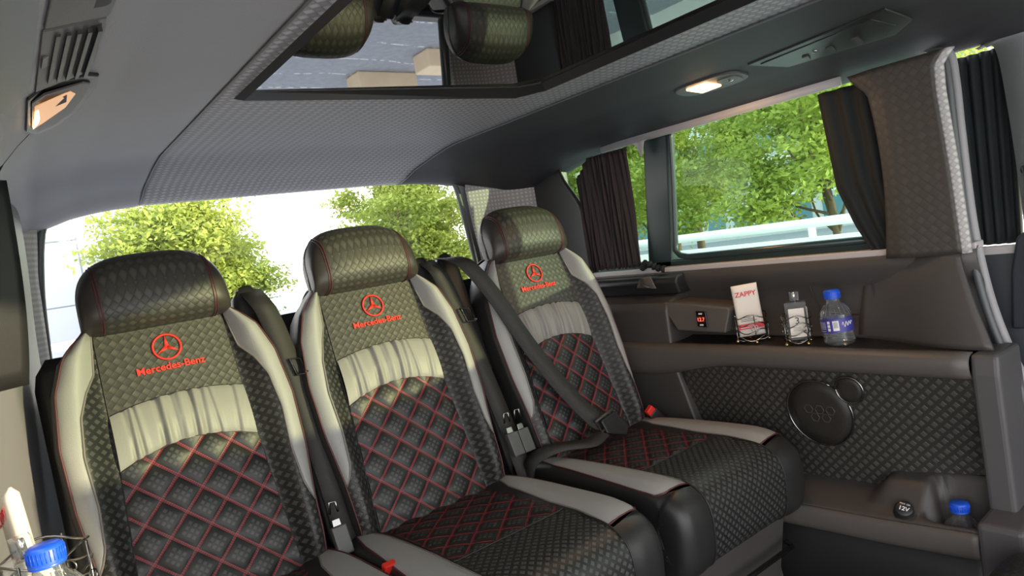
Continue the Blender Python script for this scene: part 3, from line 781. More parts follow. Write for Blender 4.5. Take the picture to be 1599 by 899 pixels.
MB().grid(50, 60, lambda a, b: cush((-1+2*a)*.150, sQ+(TL-sQ)*b, 0)).build('cushion_front', M['weave_sq'], seat)
for s in (-1, 1):
    def si(ss): return interp(ss, [0, .12, .30, .40, .455, .480, .505], [.205, .172, .158, .158, .153, .151, .150])
    def so(ss): return interp(ss, [0, .12, .30, .44, .49, .505], [.213, .234, .246, .254, .250, .232])
    MB().grid(10, 60, lambda a, b, s=s: (lambda ss: cush(s*(.150+(si(ss)-.150)*a), ss))(.505*b)).build('cushion_bolster', M['black'], seat)
    stp = MB().grid(10, 60, lambda a, b, s=s: (lambda ss: cush(s*(si(ss)+(so(ss)-si(ss))*a), ss, .003*sin(pi*a)**.5))(.02+.485*b)).build('cushion_side_strip', M['grey'], seat)
    MB().tube([cush(s*so(ss), ss, .001)[:3] for ss in np.linspace(.02, .505, 50)]+[cush(s*a, .505, .001)[:3] for a in np.linspace(.232, .150, 6)], .0022, 6).build('seam', M['redpipe'], stp)
    MB().tube([cush(s*si(ss), ss, .001)[:3] for ss in np.linspace(.02, .505, 50)], .0018, 6).build('piping', M['greypipe'], stp)
    MB().grid(26, 70, lambda a, b, s=s: (lambda ss: cush(s*((so(ss) if ss < .505 else .150)+(.375-(so(ss) if ss < .505 else .150))*a), ss))(TL*b)).build('cushion_side', M['black'], seat)
    MB().tube([cush(s*.150, ss, .0015)[:3] for ss in np.linspace(.42, TL, 40)], .0020, 6).build('seam', M['blackpipe'], seat)
for s in (-1, 1):
    pp = [(s*.236, y+(.03 if y < 1.08 else 0), z-.02) for y, z in PR if z > .30]+[(s*.236, 1.07, .275), (s*.236, 1.58, .275)]
    MB().prism(pp, (s*.0145, 0, 0)).build('side_panel', M['black'], seat, smooth=False)
# underside + base
MB().box(-.225, .225, 1.06, 1.60, .27, .33).build('seat_pan', M['plastic_d'], seat, bevel=.01)
MB().prism([(-.20, 1.09, .02), (-.20, 1.04, .28), (-.20, 1.58, .28), (-.20, 1.54, .02)], (.40, 0, 0)).build('pedestal', M['plastic'], seat, smooth=False, bevel=.012)
for s in (-1, 1):
    MB().box(s*.215-.016, s*.215+.016, 1.00, 1.62, .0, .035).build('floor_rail', M['chrome'] if False else M['buckle'], seat, smooth=False, bevel=.004)
    MB().prism([(s*.215-.008, 1.08, .03), (s*.215-.008, 1.12, .27), (s*.215-.008, 1.18, .27), (s*.215-.008, 1.14, .03)], (.016, 0, 0)).build('leg', M['buckle'], seat, smooth=False, bevel=.004)
MB().tube([(-.17, 1.035, .21), (-.17, 1.015, .20), (.17, 1.015, .20), (.17, 1.035, .21)], .007).build('slide_bar', M['gloss'], seat)

seats = [seat, copy_tree(seat), copy_tree(seat)]
labs = ['sunlit black and grey quilted van seat nearest the camera at the left of the row',
        'middle black and grey quilted van seat of the row of three',
        'farthest black and grey quilted van seat with a belt across it, beside the side wall']
for o, x, l in zip(seats, SX, labs):
    o.location = (x, 1.5, 0); tag(o, l, 'seat', 'three quilted van seats in a row')

# --- belt towers, belts and buckles
def tower(x, sgn, label, seati):
    """belt tower standing behind the shoulder of a seat; moves with the seat"""
    X = SX[seati]
    def q(u, v, w): return bp(u, v, w)+Vector((X, 0, 0))
    mb = MB()
    def f(a, b):
        v = -.25+.36*b; hw = interp(b, [0, .6, .88, .97, 1], [.036, .040, .040, .037, .022]); th = 2*pi*a
        c_, s_ = cos(th), sin(th)
        u = x+hw*math.copysign(abs(c_)**.6, c_); w = -.055+.034*math.copysign(abs(s_)**.6, s_)*(1 if b < .95 else .8)
        if b >= 1: v += .003
        p = q(u, v+(.012*(1-(c_)**2) if b > .9 else 0), w); return UV(p, a, b)
    mb.grid(28, 24, f, closeu=True)
    n0 = 28*24; mb.f.append(tuple(range(n0, n0+28)))
    return mb.build('belt_tower', M['black'], seats[seati])
for si_, xx in ((0, .212), (1, .208), (2, -.272)):
    tw = tower(xx, 1, '', si_)
    X = SX[si_]
    MB().add([tuple(bp(xx+a+X*0, .113+.0, w)+Vector((X, 0, 0))) for a, w in ((-.024, -.030), (.024, -.030), (.024, -.042), (-.024, -.042))]+[tuple(bp(xx+a, .118, w)+Vector((X, 0, 0))) for a, w in ((-.024, -.030), (.024, -.030), (.024, -.042), (-.024, -.042))],
             [(0, 1, 2, 3), (7, 6, 5, 4), (0, 4, 5, 1), (1, 5, 6, 2), (2, 6, 7, 3), (3, 7, 4, 0)]).build('belt_slot', M['plastic'], tw, smooth=False)
def belt(si_, path, label, side=(1, 0, 0), wid=.053, hw=None):
    X = SX[si_]; P = [bp(*p)+Vector((X, 0, 0)) for p in path]
    root = empty('seat_belt', tuple(P[-1])); tag(root, label, 'seat belt', 'seat belts of the three seats')
    cp = crom(P, 10)
    if isinstance(side, list):
        S_ = []
        for i in range(len(cp)):
            k = i/(len(cp)-1)*(len(side)-1); j = min(len(side)-2, int(k)); t_ = k-j
            S_.append(Vector(side[j])*(1-t_)+Vector(side[j+1])*t_)
    else: S_ = side
    MB().ribbon(cp, wid, S_).build('webbing', M['webbing'], root)
    return root, P
def latch(root, si_, u, v, w):
    X = SX[si_]; o = bp(u, v, w)+Vector((X, 0, 0))
    def q(a, b, c): return tuple(o+VX*a+VV*b+VN*c)
    MB().prism([q(-.018, 0, 0), q(.018, 0, 0), q(.020, -.065, 0), q(-.016, -.065, 0)], VN*.018).build('buckle_cover', M['buckle'], root, smooth=False, bevel=.003)
    MB().prism([q(-.009, .016, .006), q(.009, .016, .006), q(.010, 0, .006), q(-.010, 0, .006)], VN*.003).build('tongue', M['wire'], root, smooth=False, bevel=.001)
    MB().tube([q(-.010, .03, .01), q(-.006, .055, .015), q(.008, .055, .015), q(.010, .03, .01)], .003).build('guide_loop', M['wire'], root)
def guide(root, si_, u, v, w):
    X = SX[si_]; o = bp(u, v, w)+Vector((X, 0, 0))
    def q(a, b, c): return tuple(o+VX*a+VV*b+VN*c)
    MB().tube([q(-.012, .022, 0), q(.014, .018, .004), q(.020, -.024, .006), q(-.004, -.020, 0)], .0035, closed=True).build('belt_guide', M['gloss'], root)
    MB().lathe([(0, .004), (.005, .003), (.006, 0)], 12, Matrix.Translation(q(.018, -.02, .01))).build('rivet', M['chrome'], root)
b1, _ = belt(0, [(.222, .112, -.035), (.225, .07, .005), (.235, .02, .018), (.252, -.12, .016), (.262, -.30, .012), (.268, -.48, .008), (.270, -.60, .004)], 'sunlit black seat belt hanging between the nearest and the middle seat')
guide(b1, 0, .262, -.115, .024); latch(b1, 0, .243, -.50, .035)
b2, _ = belt(1, [(.226, .112, -.035), (.228, .07, .005), (.236, .02, .012), (.256, -.12, .010), (.272, -.30, .008), (.285, -.45, .004), (.292, -.60, .004)], 'black seat belt hanging between the middle and the farthest seat')
guide(b2, 1, .264, -.085, .024); latch(b2, 1, .262, -.44, .035)
b3, _ = belt(2, [(-.285, .112, -.03), (-.28, .085, .03), (-.262, .04, .065), (-.215, -.07, .072), (-.15, -.22, .055), (-.085, -.36, .050), (-.02, -.485, .060), (.005, -.515, .075)],
             'black seat belt lying diagonally across the farthest seat', side=[(1, 0, -.1), (1, 0, .25), (1, 0, .45), (1, 0, .5)])
X = SX[2]
o3 = bp(.005, -.51, .078)+Vector((X, 0, 0))
def q3(a, b, c): return tuple(o3+VX*a+VV*b+VN*c)
MB().tube([q3(-.040, .015, .0), q3(.035, .032, .0), q3(.045, .012, .004), (q3(-.030, -.018, .004))], .0045, closed=True).build('tongue_loop', M['plastic'], b3)
MB().prism([q3(-.025, .012, -.002), q3(.040, .025, -.002), q3(.070, -.030, -.0), q3(.050, -.055, 0), q3(-.02, -.028, 0)], VN*.014).build('buckle_cover', M['plastic_d'], b3, smooth=False, bevel=.004)
MB().ribbon(crom([q3(-.02, -.02, .0), (X-.10, 1.43, .503), (X-.20, 1.46, .515), (X-.262, 1.50, .49), (X-.275, 1.52, .43)], 8), .046, [(.0, .9, .3)]*33).build('lap_webbing', M['webbing'], b3)
latch(b3, 2, -.262, -.44, .03)
def red_buckle(p, d, label):
    r = empty('seat_belt_buckle', p); tag(r, label, 'seat belt buckle', 'red-topped belt buckles')
    o = Vector(p); d = Vector(d).normalized(); s_ = d.cross(Vector((0, 1, .3))).normalized(); n_ = s_.cross(d)
    def q(a, b, c): return tuple(o+s_*a+d*b+n_*c)
    MB().prism([q(-.016, -.07, -.01), q(.016, -.07, -.01), q(.018, .0, -.01), q(-.018, .0, -.01)], n_*.022).build('body', M['plastic_d'], r, smooth=False, bevel=.004)
    MB().prism([q(-.015, -.002, -.008), q(.015, -.002, -.008), q(.014, .018, -.008), q(-.014, .018, -.008)], n_*.018).build('release_button', M['red'], r, smooth=False, bevel=.003)
red_buckle((1.565, 1.475, .500), (-.5, .1, .6), 'belt buckle with red button beside the farthest seat cushion at the side wall')
red_buckle((.545, 1.30, .470), (0, -.2, 1), 'belt buckle with red button between the nearest and middle seat cushions')

# ============================================================ FITTINGS
def text_on(s, size, origin, xdir, ydir, mat, name, parent, ext=.0003, bold=0, sx=1):
    vs, fs = text_mesh(s, size, ext=ext, bold=bold); X_ = Vector(xdir).normalized(); Y_ = Vector(ydir).normalized(); Z_ = X_.cross(Y_); O = Vector(origin)
    mb = MB(); mb.add([tuple(O+X_*(x*sx)+Y_*y+Z_*z) for x, y, z in vs], fs)
    return mb.build(name, mat, parent, smooth=False)

# voltmeter switch
vm = empty('voltmeter', (1.665, 1.31, .777)); tag(vm, 'small black voltmeter with glowing red digits on the side wall block', 'voltmeter')
MB().prism([(1.662, 1.292, .752), (1.662, 1.328, .754), (1.664, 1.330, .802), (1.664, 1.294, .800)], (.006, 0, 0)).build('bezel', M['gloss'], vm, smooth=False, bevel=.002)
MB().prism([(1.6605, 1.299, .768), (1.6605, 1.321, .769), (1.6615, 1.322, .787), (1.6615, 1.300, .786)], (.003, 0, 0)).build('display', plain('dark_red_display', (.12, .008, .006), .25, gd=0), vm, smooth=False)
text_on('12.7', .016, (1.6598, 1.311, .7765), (0, -1, 0), (.02, 0, 1), M['led'], 'digits', vm, ext=.0002)
for z in (.794, .760):
    MB().box(1.660, 1.6625, 1.306, 1.317, z-.002, z+.002).build('marking', M['white'], vm, smooth=False)

# courtesy lamp right
PRc = lambda x, y: ceil_z(x, y)
def on_ceil(x, y, d=0): return (x, y, ceil_z(x, y)-d)
cl = empty('courtesy_lamp', (1.55, 1.09, 1.42)); tag(cl, 'lit warm courtesy lamp in the shaded cove above the side window', 'lamp', 'courtesy lamps')
def oval(cx, cy, rx, ry, n=32, ang=0, e=.7):
    out = []
    for k in range(n):
        a = 2*pi*k/n; c_, s_ = cos(a), sin(a); x = rx*math.copysign(abs(c_)**e, c_); y = ry*math.copysign(abs(s_)**e, s_)
        out.append((cx+x*cos(ang)-y*sin(ang), cy+x*sin(ang)+y*cos(ang)))
    return out
def plate(name, pts, d0, d1, mat, parent, bevel=0):
    n = len(pts); vs = [on_ceil(x, y, d0) for x, y in pts]+[on_ceil(x, y, d1) for x, y in pts]
    return MB().add(vs, [tuple(range(n)), tuple(range(2*n-1, n-1, -1))]+[(i, (i+1) % n, n+(i+1) % n, n+i) for i in range(n)]).build(name, mat, parent, smooth=False, bevel=bevel)
lx, ly = 1.545, 1.085
plate('housing', oval(lx, ly, .050, .100), .0, .007, M['plastic'], cl, .002)
plate('lens', [(lx-.030, ly+.055), (lx-.034, ly-.010), (lx+.018, ly-.020), (lx+.024, ly+.045)], .006, .012, M['lamp'], cl, .002)
plate('switch_plate', oval(lx+.004, ly-.055, .026, .030), .006, .010, M['plastic_l'], cl, .001)
MB().lathe([(0, -.004), (.006, -.003), (.007, 0)], 16, Matrix.Translation(on_ceil(lx+.0, ly-.06, .010))).build('reading_bulb', M['chrome'], cl)
pl = bpy.data.lights.new('courtesy_light', 'AREA'); pl.energy = .8; pl.color = (1, .55, .22); pl.shape = 'RECTANGLE'; pl.size = .05; pl.size_y = .07
po = bpy.data.objects.new('courtesy_light', pl); COL.objects.link(po); po.location = on_ceil(lx, ly+.02, .016); po.parent = None
# overhead vent panel right
ov = empty('overhead_panel', (1.53, .80, 1.42)); tag(ov, 'dark overhead vent panel with a raised rim at the upper right', 'vent panel')
plate('rim', [(1.44, .60), (1.50, .945), (1.60, .90), (1.615, .66), (1.56, .60)], .0, .006, M['plastic_d'], ov, .002)
plate('face', [(1.465, .64), (1.515, .92), (1.585, .88), (1.60, .67), (1.55, .63)], .005, .009, M['plastic_d'], ov, .001)
for k in range(3):
    plate('louvre', [(1.535+.006*k, .70+.06*k), (1.575, .71+.06*k), (1.575, .72+.06*k), (1.535+.006*k, .715+.06*k)], .008, .014, M['plastic'], ov)
MB().lathe([(0, -.004), (.005, -.003), (.006, 0)], 12, Matrix.Translation(on_ceil(1.54, .80, .010))).build('jet_knob', M['chrome'], ov)

# left console: switch plate, air vent, reading lamp
plate('trim_26', [(.040, .55), (.078, .55), (.080, 1.08), (.050, 1.12), (.042, 1.10)], .0, .006, M['plastic_d'], None)['kind'] = 'structure'
struct(MB().tube([on_ceil(x, y, .001) for x, y in ((.02, 1.55), (.05, 1.50), (.072, 1.42), (.088, 1.385))], .002, 6).build('trim_27', M['plastic_d']), 'panel joint in the left headliner')
vt = empty('air_vent', (.12, .98, 1.41)); tag(vt, 'slatted air vent in the left ceiling cove above the lit amber lamp', 'air vent')
plate('frame', [(.086, .87), (.150, .87), (.153, 1.075), (.088, 1.115)], .0, .005, M['plastic_p'], vt, .0015)
plate('recess', [(.100, .885), (.146, .885), (.148, 1.06), (.102, 1.09)], .0045, .0065, M['ink'], vt)
for k in range(5):
    xa = .100+.0105*k
    plate('louvre', [(xa, .89), (xa+.0045, .89), (xa+.005, 1.07), (xa+.0005, 1.075)], .006, .0125, M['plastic_d'], vt)
plate('slider', [(.090, .96), (.098, .96), (.098, 1.0), (.090, 1.0)], .005, .009, M['plastic_l'], vt)
swp = empty('switch_plate', (.12, .8, 1.41)); tag(swp, 'grey ceiling switch plate with an oval recess above the air vent at the left', 'switch plate')
plate('cover', [(.090, .74), (.155, .74), (.152, .862), (.087, .862)], .0, .006, M['plastic_p'], swp, .002)
plate('oval_recess', oval(.125, .812, .022, .014), .005, .008, M['ink'], swp)
al = empty('reading_lamp', (.115, 1.2, 1.41)); tag(al, 'amber lit reading lamp in the left ceiling cove below the air vent', 'lamp', 'courtesy lamps')
plate('housing', [(.078, 1.125), (.10, 1.115), (.150, 1.085), (.166, 1.10), (.168, 1.16), (.155, 1.28), (.128, 1.38), (.098, 1.40), (.082, 1.33)], .0, .007, M['plastic_d'], al, .003)
plate('bezel', [(.084, 1.145), (.10, 1.135), (.146, 1.11), (.156, 1.12), (.156, 1.17), (.146, 1.27), (.122, 1.35), (.10, 1.365), (.089, 1.31)], .0065, .0095, M['plastic_p'], al, .002)
plate('lens', [(.088, 1.17), (.132, 1.14), (.140, 1.16), (.132, 1.23), (.104, 1.31), (.092, 1.32)], .009, .011, M['lamp_dim'], al, .001)
plate('reflector', [(.108, 1.17), (.128, 1.15), (.130, 1.19), (.112, 1.21)], .0105, .0125, M['ink'], al)
plate('bulb_glint', [(.090, 1.20), (.100, 1.19), (.098, 1.29), (.091, 1.31)], .0105, .0125, M['lamp'], al)

# speaker with tweeter
sp_ = empty('speaker', (1.67, .976, .52)); tag(sp_, 'round dark speaker with a small round tweeter in a chrome ring on the door card', 'speaker')
tx = lambda z: interp(z, [.31, .44, .52, .60, .66], [1.705, 1.690, 1.680, 1.672, 1.664])
def disc(cy, cz, r, lift, name, mat):
    vs = [(tx(cz)-lift, cy, cz)]; uv = [(cy, cz)]; fs = []
    n = 48
    for j in (1, 2, 3):
        for k in range(n):
            a = 2*pi*k/n; y = cy+r*j/3*cos(a); z = cz+r*j/3*sin(a); vs.append((tx(z)-lift-.003*(1-(j/3)**2), y, z)); uv.append((y, z))
    for k in range(n): fs.append((0, 1+k, 1+(k+1) % n))
    for j in (0, 1):
        for k in range(n): fs.append((1+j*n+k, 1+(j+1)*n+k, 1+(j+1)*n+(k+1) % n, 1+j*n+(k+1) % n))
    MB().add(vs, fs, uv).build(name, mat, sp_, solid=.003)
disc(.978, .520, .088, .006, 'grille', M['speaker']); disc(.886, .592, .033, .007, 'tweeter', M['speaker'])
def arc_ring(cy, cz, r, a0, a1, name):
    MB().tube([(tx(cz+r*sin(a))-.008, cy+r*cos(a), cz+r*sin(a)) for a in np.linspace(a0, a1, 60)], .0026, 8).build(name, M['wire'], sp_)
arc_ring(.978, .520, .090, math.radians(158), math.radians(478), 'woofer_ring'); arc_ring(.886, .592, .035, 0, 2*pi, 'tweeter_ring')
mb = MB()
for hy, hz in ((.975, .530), (.960, .508), (.990, .508), (.945, .530), (1.005, .530)):
    mb.tube([(tx(hz)-.0105, hy+.012*cos(k*pi/3), hz+.012*sin(k*pi/3)) for k in range(6)], .0012, 5, True)
mb.build('hexagon_relief', M['plastic'], sp_)

# 12V socket
so_ = empty('power_socket', (1.62, .76, .33)); tag(so_, 'round black 12V power socket cover on the lower side ledge', 'power socket')
sc_ = Vector((1.606, .758, .326)); nrm = Vector((-.62, -.25, .74)).normalized()
Q = nrm.to_track_quat('Z', 'Y').to_matrix().to_4x4(); Ms = Matrix.Translation(sc_) @ Q
MB().lathe([(0, .012), (.017, .012), (.020, .009), (.021, -.01), (.025, -.012)], 32, Ms).build('cover', M['plastic_d'], so_)
e1 = nrm.cross(Vector((0, 0, 1))).normalized()*1; e1 = Vector((0, -1, 0)) - nrm*nrm.dot(Vector((0, -1, 0))); e1.normalize(); e2 = nrm.cross(e1)
if e2.z < 0: e2 = -e2
oo = sc_+nrm*.0128
text_on('12V', .014, oo-e2*.002, e1, nrm.cross(e1), M['white'], 'marking', so_, bold=.0003)
text_on('MAX 15A', .0055, oo+nrm.cross(e1)*.010, e1, nrm.cross(e1), M['white'], 'marking', so_)

# water bottles
def bottle(name, base, up, h, rad, label, labelled=True, rot=0):
    r = empty(name, base); tag(r, label, 'bottle', 'water bottles with blue caps')
    Qm = Vector((0, 0, 1)).rotation_difference(Vector(up).normalized()).to_matrix().to_4x4(); Mx = Matrix.Translation(Vector(base)) @ Qm @ Matrix.Rotation(rot, 4, 'Z')
    s = h/.135; R_ = rad
    prof = [(0, .002), (R_*.8, 0), (R_*.97, .006), (R_, .014), (R_*.95, .022), (R_, .030), (R_*.985, .036), (R_*.985, .070), (R_, .074), (R_*.93, .084), (R_*.70, .099), (R_*.45, .110), (.0165, .116), (.0165, .120), (.0195, .1205), (.0195, .1225), (.016, .123), (.016, .128)]
    prof = [(a, b*s) for a, b in prof]
    MB().lathe(prof, 40, Mx).build('body', M['clear'], r)
    # ribbing under the cap
    mb = MB()
    for k in range(18):
        a = 2*pi*k/18; mb.tube([Mx @ Vector((q*cos(a), q*sin(a), z*s)) for q, z in ((R_*.98, .078), (R_*.86, .0905), (R_*.62, .1035))], .0008, 5)
    mb.build('rib', M['clear'], r)
    cap = [(0, .142), (.0160, .1416), (.0185, .140), (.0194, .136), (.0198, .124), (.0198, .1225)]
    mb = MB(); mb.lathe([(a, b*s) for a, b in cap], 40, Mx); mb.build('cap', M['cap'], r)
    mb = MB()
    for k in range(30):
        a = 2*pi*k/30; mb.tube([Mx @ Vector((.0199*cos(a), .0199*sin(a), z*s)) for z in (.125, .137)], .0006, 4)
    mb.build('cap_knurl', M['cap'], r)
    MB().lathe([(.0195, .1190*s), (.0199, .1212*s), (.0192, .1222*s)], 32, Mx).build('tamper_ring', M['cap'], r)
    water = [(0, .004), (R_*.78, .003), (R_*.94, .012), (R_*.94, .064), (0, .064)]
    wm = plain('water', (.6, .7, .75), .05, gd=0) if False else None
    if labelled:
        lab = MB().lathe([(R_*1.0+.0004, .036*s), (R_*1.0+.0004, .070*s)], 48, Mx).build('label', M['label_blue'], r)
        def arcq(a0, a1, z0, z1, lift, nm, mat):
            MB().grid(8, 1, lambda a, b: tuple(Mx @ Vector(((R_+lift)*cos(a0+(a1-a0)*a), (R_+lift)*sin(a0+(a1-a0)*a), (z0+(z1-z0)*b)*s)))+(a, b)).build(nm, mat, lab)
        arcq(-.28, .10, .041, .066, .0010, 'barcode_field', M['white'])
        for k in range(6): arcq(-.22+.045*k, -.205+.045*k, .048, .063, .0014, 'barcode_bar', M['ink'])
        for k in range(3): arcq(-.62, -.45, .041+.009*k, .048+.009*k, .0010, 'icon', M['white'])
        arcq(-1.35, -.8, .040, .041, .0010, 'fine_print', M['white']); 
        for k in range(5): arcq(-1.5, -.75, .046+.004*k, .0472+.004*k, .0010, 'fine_print', M['white'])
        mb = MB()   # flowing white script on the label
        mb.tube([Mx @ Vector(((R_+.001)*cos(.30+.75*q), (R_+.001)*sin(.30+.75*q), (.054+.007*sin(q*22)*(1-.5*q)+.004*q)*s)) for q in np.linspace(0, 1, 50)], .0009, 5)
        mb.build('lettering', M['white'], lab)
    return r
UPW = (0, 0, 1)
aim = math.atan2(-.94, -1.70)
bottle('water_bottle', (1.712, .918, .700), (.0, .05, 1), .138, .0385, 'blue-capped water bottle with a purple-blue label standing on the side shelf', rot=aim)
bottle('water_bottle', (1.655, .655, .206), (.0, .02, 1), .138, .0385, 'blue-capped water bottle sunk in the lower cup holder', labelled=False)
bottle('water_bottle', (-.004, .98, .682), (0, .03, 1), .146, .0385, 'blue-capped water bottle in the lower left corner, sunlit', labelled=False, rot=-1.6)

# wire holders
def holder(base, R_, h, n, label, group='wire cup holders', rot=0):
    r = empty('wire_holder', base); tag(r, label, 'cup holder', group)
    bx, by, bz = base
    for k in range(n):
        z = bz+.012+(h-.012)*k/(n-1)
        MB().tube([(bx+R_*cos(2*pi*i/36), by+R_*sin(2*pi*i/36), z+.006*sin(2*pi*i/12+k)) for i in range(36)], .0016, 7, True).build('wire_ring', M['wire'], r)
    for k in range(4):
        a = rot+pi/4+k*pi/2; x = bx+(R_+.002)*cos(a); y = by+(R_+.002)*sin(a)
        MB().tube([(bx, by, bz+.002), (x*.7+bx*.3, y*.7+by*.3, bz+.002), (x, y, bz+.008), (x, y, bz+h+.004)], .0016, 7).build('upright', M['wire'], r)
        MB().tube([(x+.010*cos(t_)*cos(a+pi/2), y+.010*cos(t_)*sin(a+pi/2), bz+h*.55+.010*sin(t_)) for t_ in np.linspace(0, 2*pi, 14)[:-1]], .0014, 6, True).build('wire_scroll', M['wire'], r)
        MB().lathe([(0, -.004), (.004, -.003), (.005, 0), (.004, .003), (0, .004)], 12, Matrix.Translation((x, y, bz+.003))).build('ball_foot', M['gold'], r)
    return r
holder((1.703, 1.168, .706), .042, .075, 4, 'dark wire holder around the upright wipes pack on the side shelf')
holder((1.703, 1.028, .702), .037, .075, 4, 'dark wire holder around the clear perfume bottle on the side shelf', rot=.4)
holder((-.008, 1.08, .70), .052, .10, 4, 'sunlit wire holder behind the water bottle at the lower left', rot=.3)

def local_frame(o, yaw, tilt=0, lean=0):
    """front faces -Y rotated by yaw; columns x(right), y(back), z(up)"""
    return Matrix.Translation(Vector(o)) @ Matrix.Rotation(yaw, 4, 'Z') @ Matrix.Rotation(lean, 4, 'Y') @ Matrix.Rotation(tilt, 4, 'X')
def tbox(Mx, x0, x1, y0, y1, z0, z1):
    mb = MB(); mb.box(x0, x1, y0, y1, z0, z1); mb.v = [tuple(Mx @ Vector(p)) for p in mb.v]; return mb
def ttext(s, size, Mx, x, y, z, mat, name, par, ext=.0002, bold=0):
    vs, fs = text_mesh(s, size, ext=ext, bold=bold)
    return MB().add([tuple(Mx @ Vector((x+a, y-c, z+b))) for a, b, c in vs], fs).build(name, mat, par, smooth=False)
def wipes(o, yaw, label, lean=0, tilt=0, sc=1, par=None):
    r = empty('wipes_pack', o); tag(r, label, 'wipes pack', 'packs of wipes in wire holders')
    Mx = local_frame(o, yaw, tilt, lean)
    w, h, d = .036*sc, .150*sc, .010*sc
    def f(a, b):
        th = 2*pi*a; bb = b
        k = min(1, bb/.06, (1-bb)/.05); k = max(.12, k)**.5
        x = w*math.copysign(abs(cos(th))**.35, cos(th)); y = d*k*math.copysign(abs(sin(th))**.8, sin(th)); z = h*bb
        return tuple(Mx @ Vector((x, y, z)))+(a, b)
    mb = MB().grid(32, 20, f, closeu=True); mb.f.append(tuple(range(32))); n0 = 32*20; mb.f.append(tuple(range(n0, n0+32)))
    mb.build('pack', M['cream'], r)
    tbox(Mx, -w*.97, w*.97, -d-.0014, -d+.002, .022*sc, .037*sc).build('red_band', M['redprint'], r, smooth=False)
    ttext('ZAPPY', .0195*sc, Mx, 0, -d-.001, .123*sc, M['redprint'], 'lettering', r, bold=.0004)
    for k in range(2): tbox(Mx, -w*.8, w*(.1+.2*k), -d-.0020, -d+.002, (.026+.005*k)*sc, (.0275+.005*k)*sc).build('fine_print', M['white'], r, smooth=False)
    for k in range(3): tbox(Mx, -w*.7, w*(.5-.2*k), -d-.0012, -d+.002, (.045+.005*k)*sc, (.0464+.005*k)*sc).build('fine_print', M['ink'], r, smooth=False)
    return r
wipes((1.702, 1.168, .722), math.radians(-52), 'cream pack of wipes with red lettering standing in a wire holder on the side shelf', lean=math.radians(-3))
def perfume(o, yaw, label, sc=1, lean=0):
    r = empty('perfume_bottle', o); tag(r, label, 'perfume bottle', 'square clear perfume bottles')
    Mx = local_frame(o, yaw, 0, lean)
    w = .0275*sc; h = .105*sc; d = .018*sc
    tbox(Mx, -w, w, -d, d, 0, h).build('glass_body', M['clear'], r, smooth=False, bevel=.003)
    tbox(Mx, -w*.72, w*.72, -d-.001, -d+.0006, .010*sc, .088*sc).build('front_label', M['cream'], r, smooth=False)
    tbox(Mx, w-.0006, w+.001, -d*.7, d*.7, .010*sc, .088*sc).build('side_label', M['white'], r, smooth=False)
    ttext('3', .026*sc, Mx, 0, -d-.0016, .054*sc, M['ink'], 'lettering', r)
    for k in range(3): tbox(Mx, -w*.45, w*(.45-.1*k), -d-.0014, -d, (.028+.004*k)*sc, (.0288+.004*k)*sc).build('fine_print', M['ink'], r, smooth=False)
    tbox(Mx, -.012*sc, .012*sc, -.010*sc, .010*sc, h+.003*sc, h+.028*sc).build('cap', M['clear'], r, smooth=False, bevel=.002)
    MB().lathe([(.0, 0), (.005, 0), (.005, .024), (.003, .026), (0, .026)], 16, Mx @ Matrix.Translation((0, 0, h))).build('spray_nozzle', M['chrome'], r)
    return r
perfume((1.705, 1.028, .712), math.radians(-55), 'square clear perfume bottle with a cream label in a wire holder on the side shelf')
perfume((-.014, 1.068, .700), math.radians(8), 'sunlit clear perfume bottle in the wire holder at the lower left', sc=1.0, lean=math.radians(-6))
wipes((-.022, 1.115, .714), math.radians(-80), 'bright sunlit pack standing in the holder at the left edge', lean=math.radians(-24), sc=1.1)

# ============================================================ OUTSIDE
GZ = -.35
g = MB().box(-60, 90, -60, 3.2, GZ-.2, GZ); struct(g.build('ground', M['concrete'], smooth=False), 'pale concrete paving around the van, added bright to bounce light inside')  # bright ground added to bounce daylight up into the cabin
t = NT('road'); nz = t.noise(.35, 5); nz2 = t.noise(14, 4)
c = t.mix(nz2, (.17, .18, .20), (.32, .33, .36)); wv = t.n('ShaderNodeTexWave'); tcn = t.n('ShaderNodeTexCoord'); t.L(tcn.outputs['Object'], wv.inputs[0]); wv.bands_direction = 'Y'; wv.inputs['Scale'].default_value = .55; wv.inputs['Distortion'].default_value = 3
f = t.M('MULTIPLY', t.M('GREATER_THAN', wv.outputs['Fac'], .996), t.M('GREATER_THAN', nz2, .5))
t.set(t.mix(f, c, (.6, .62, .65)), .85); t.bump(nz2, .01)
struct(MB().box(-60, 90, 3.2, 60, GZ-.2, GZ+.001).build('ground', t.m, smooth=False), 'grey asphalt road behind the van')
for i, (x, y) in enumerate(((3.55, 6.95), (3.95, 6.1))):
    tag(MB().box(x, x+(.75, .4)[i], y, y+.32, GZ, GZ+.2).build('kerb_block', M['tan'], smooth=False, bevel=.02), ['longer tan concrete kerb block on the road, mirrored in the roof glass', 'shorter tan concrete kerb block on the road, nearer the van'][i], 'kerb block', 'kerb blocks on the road')

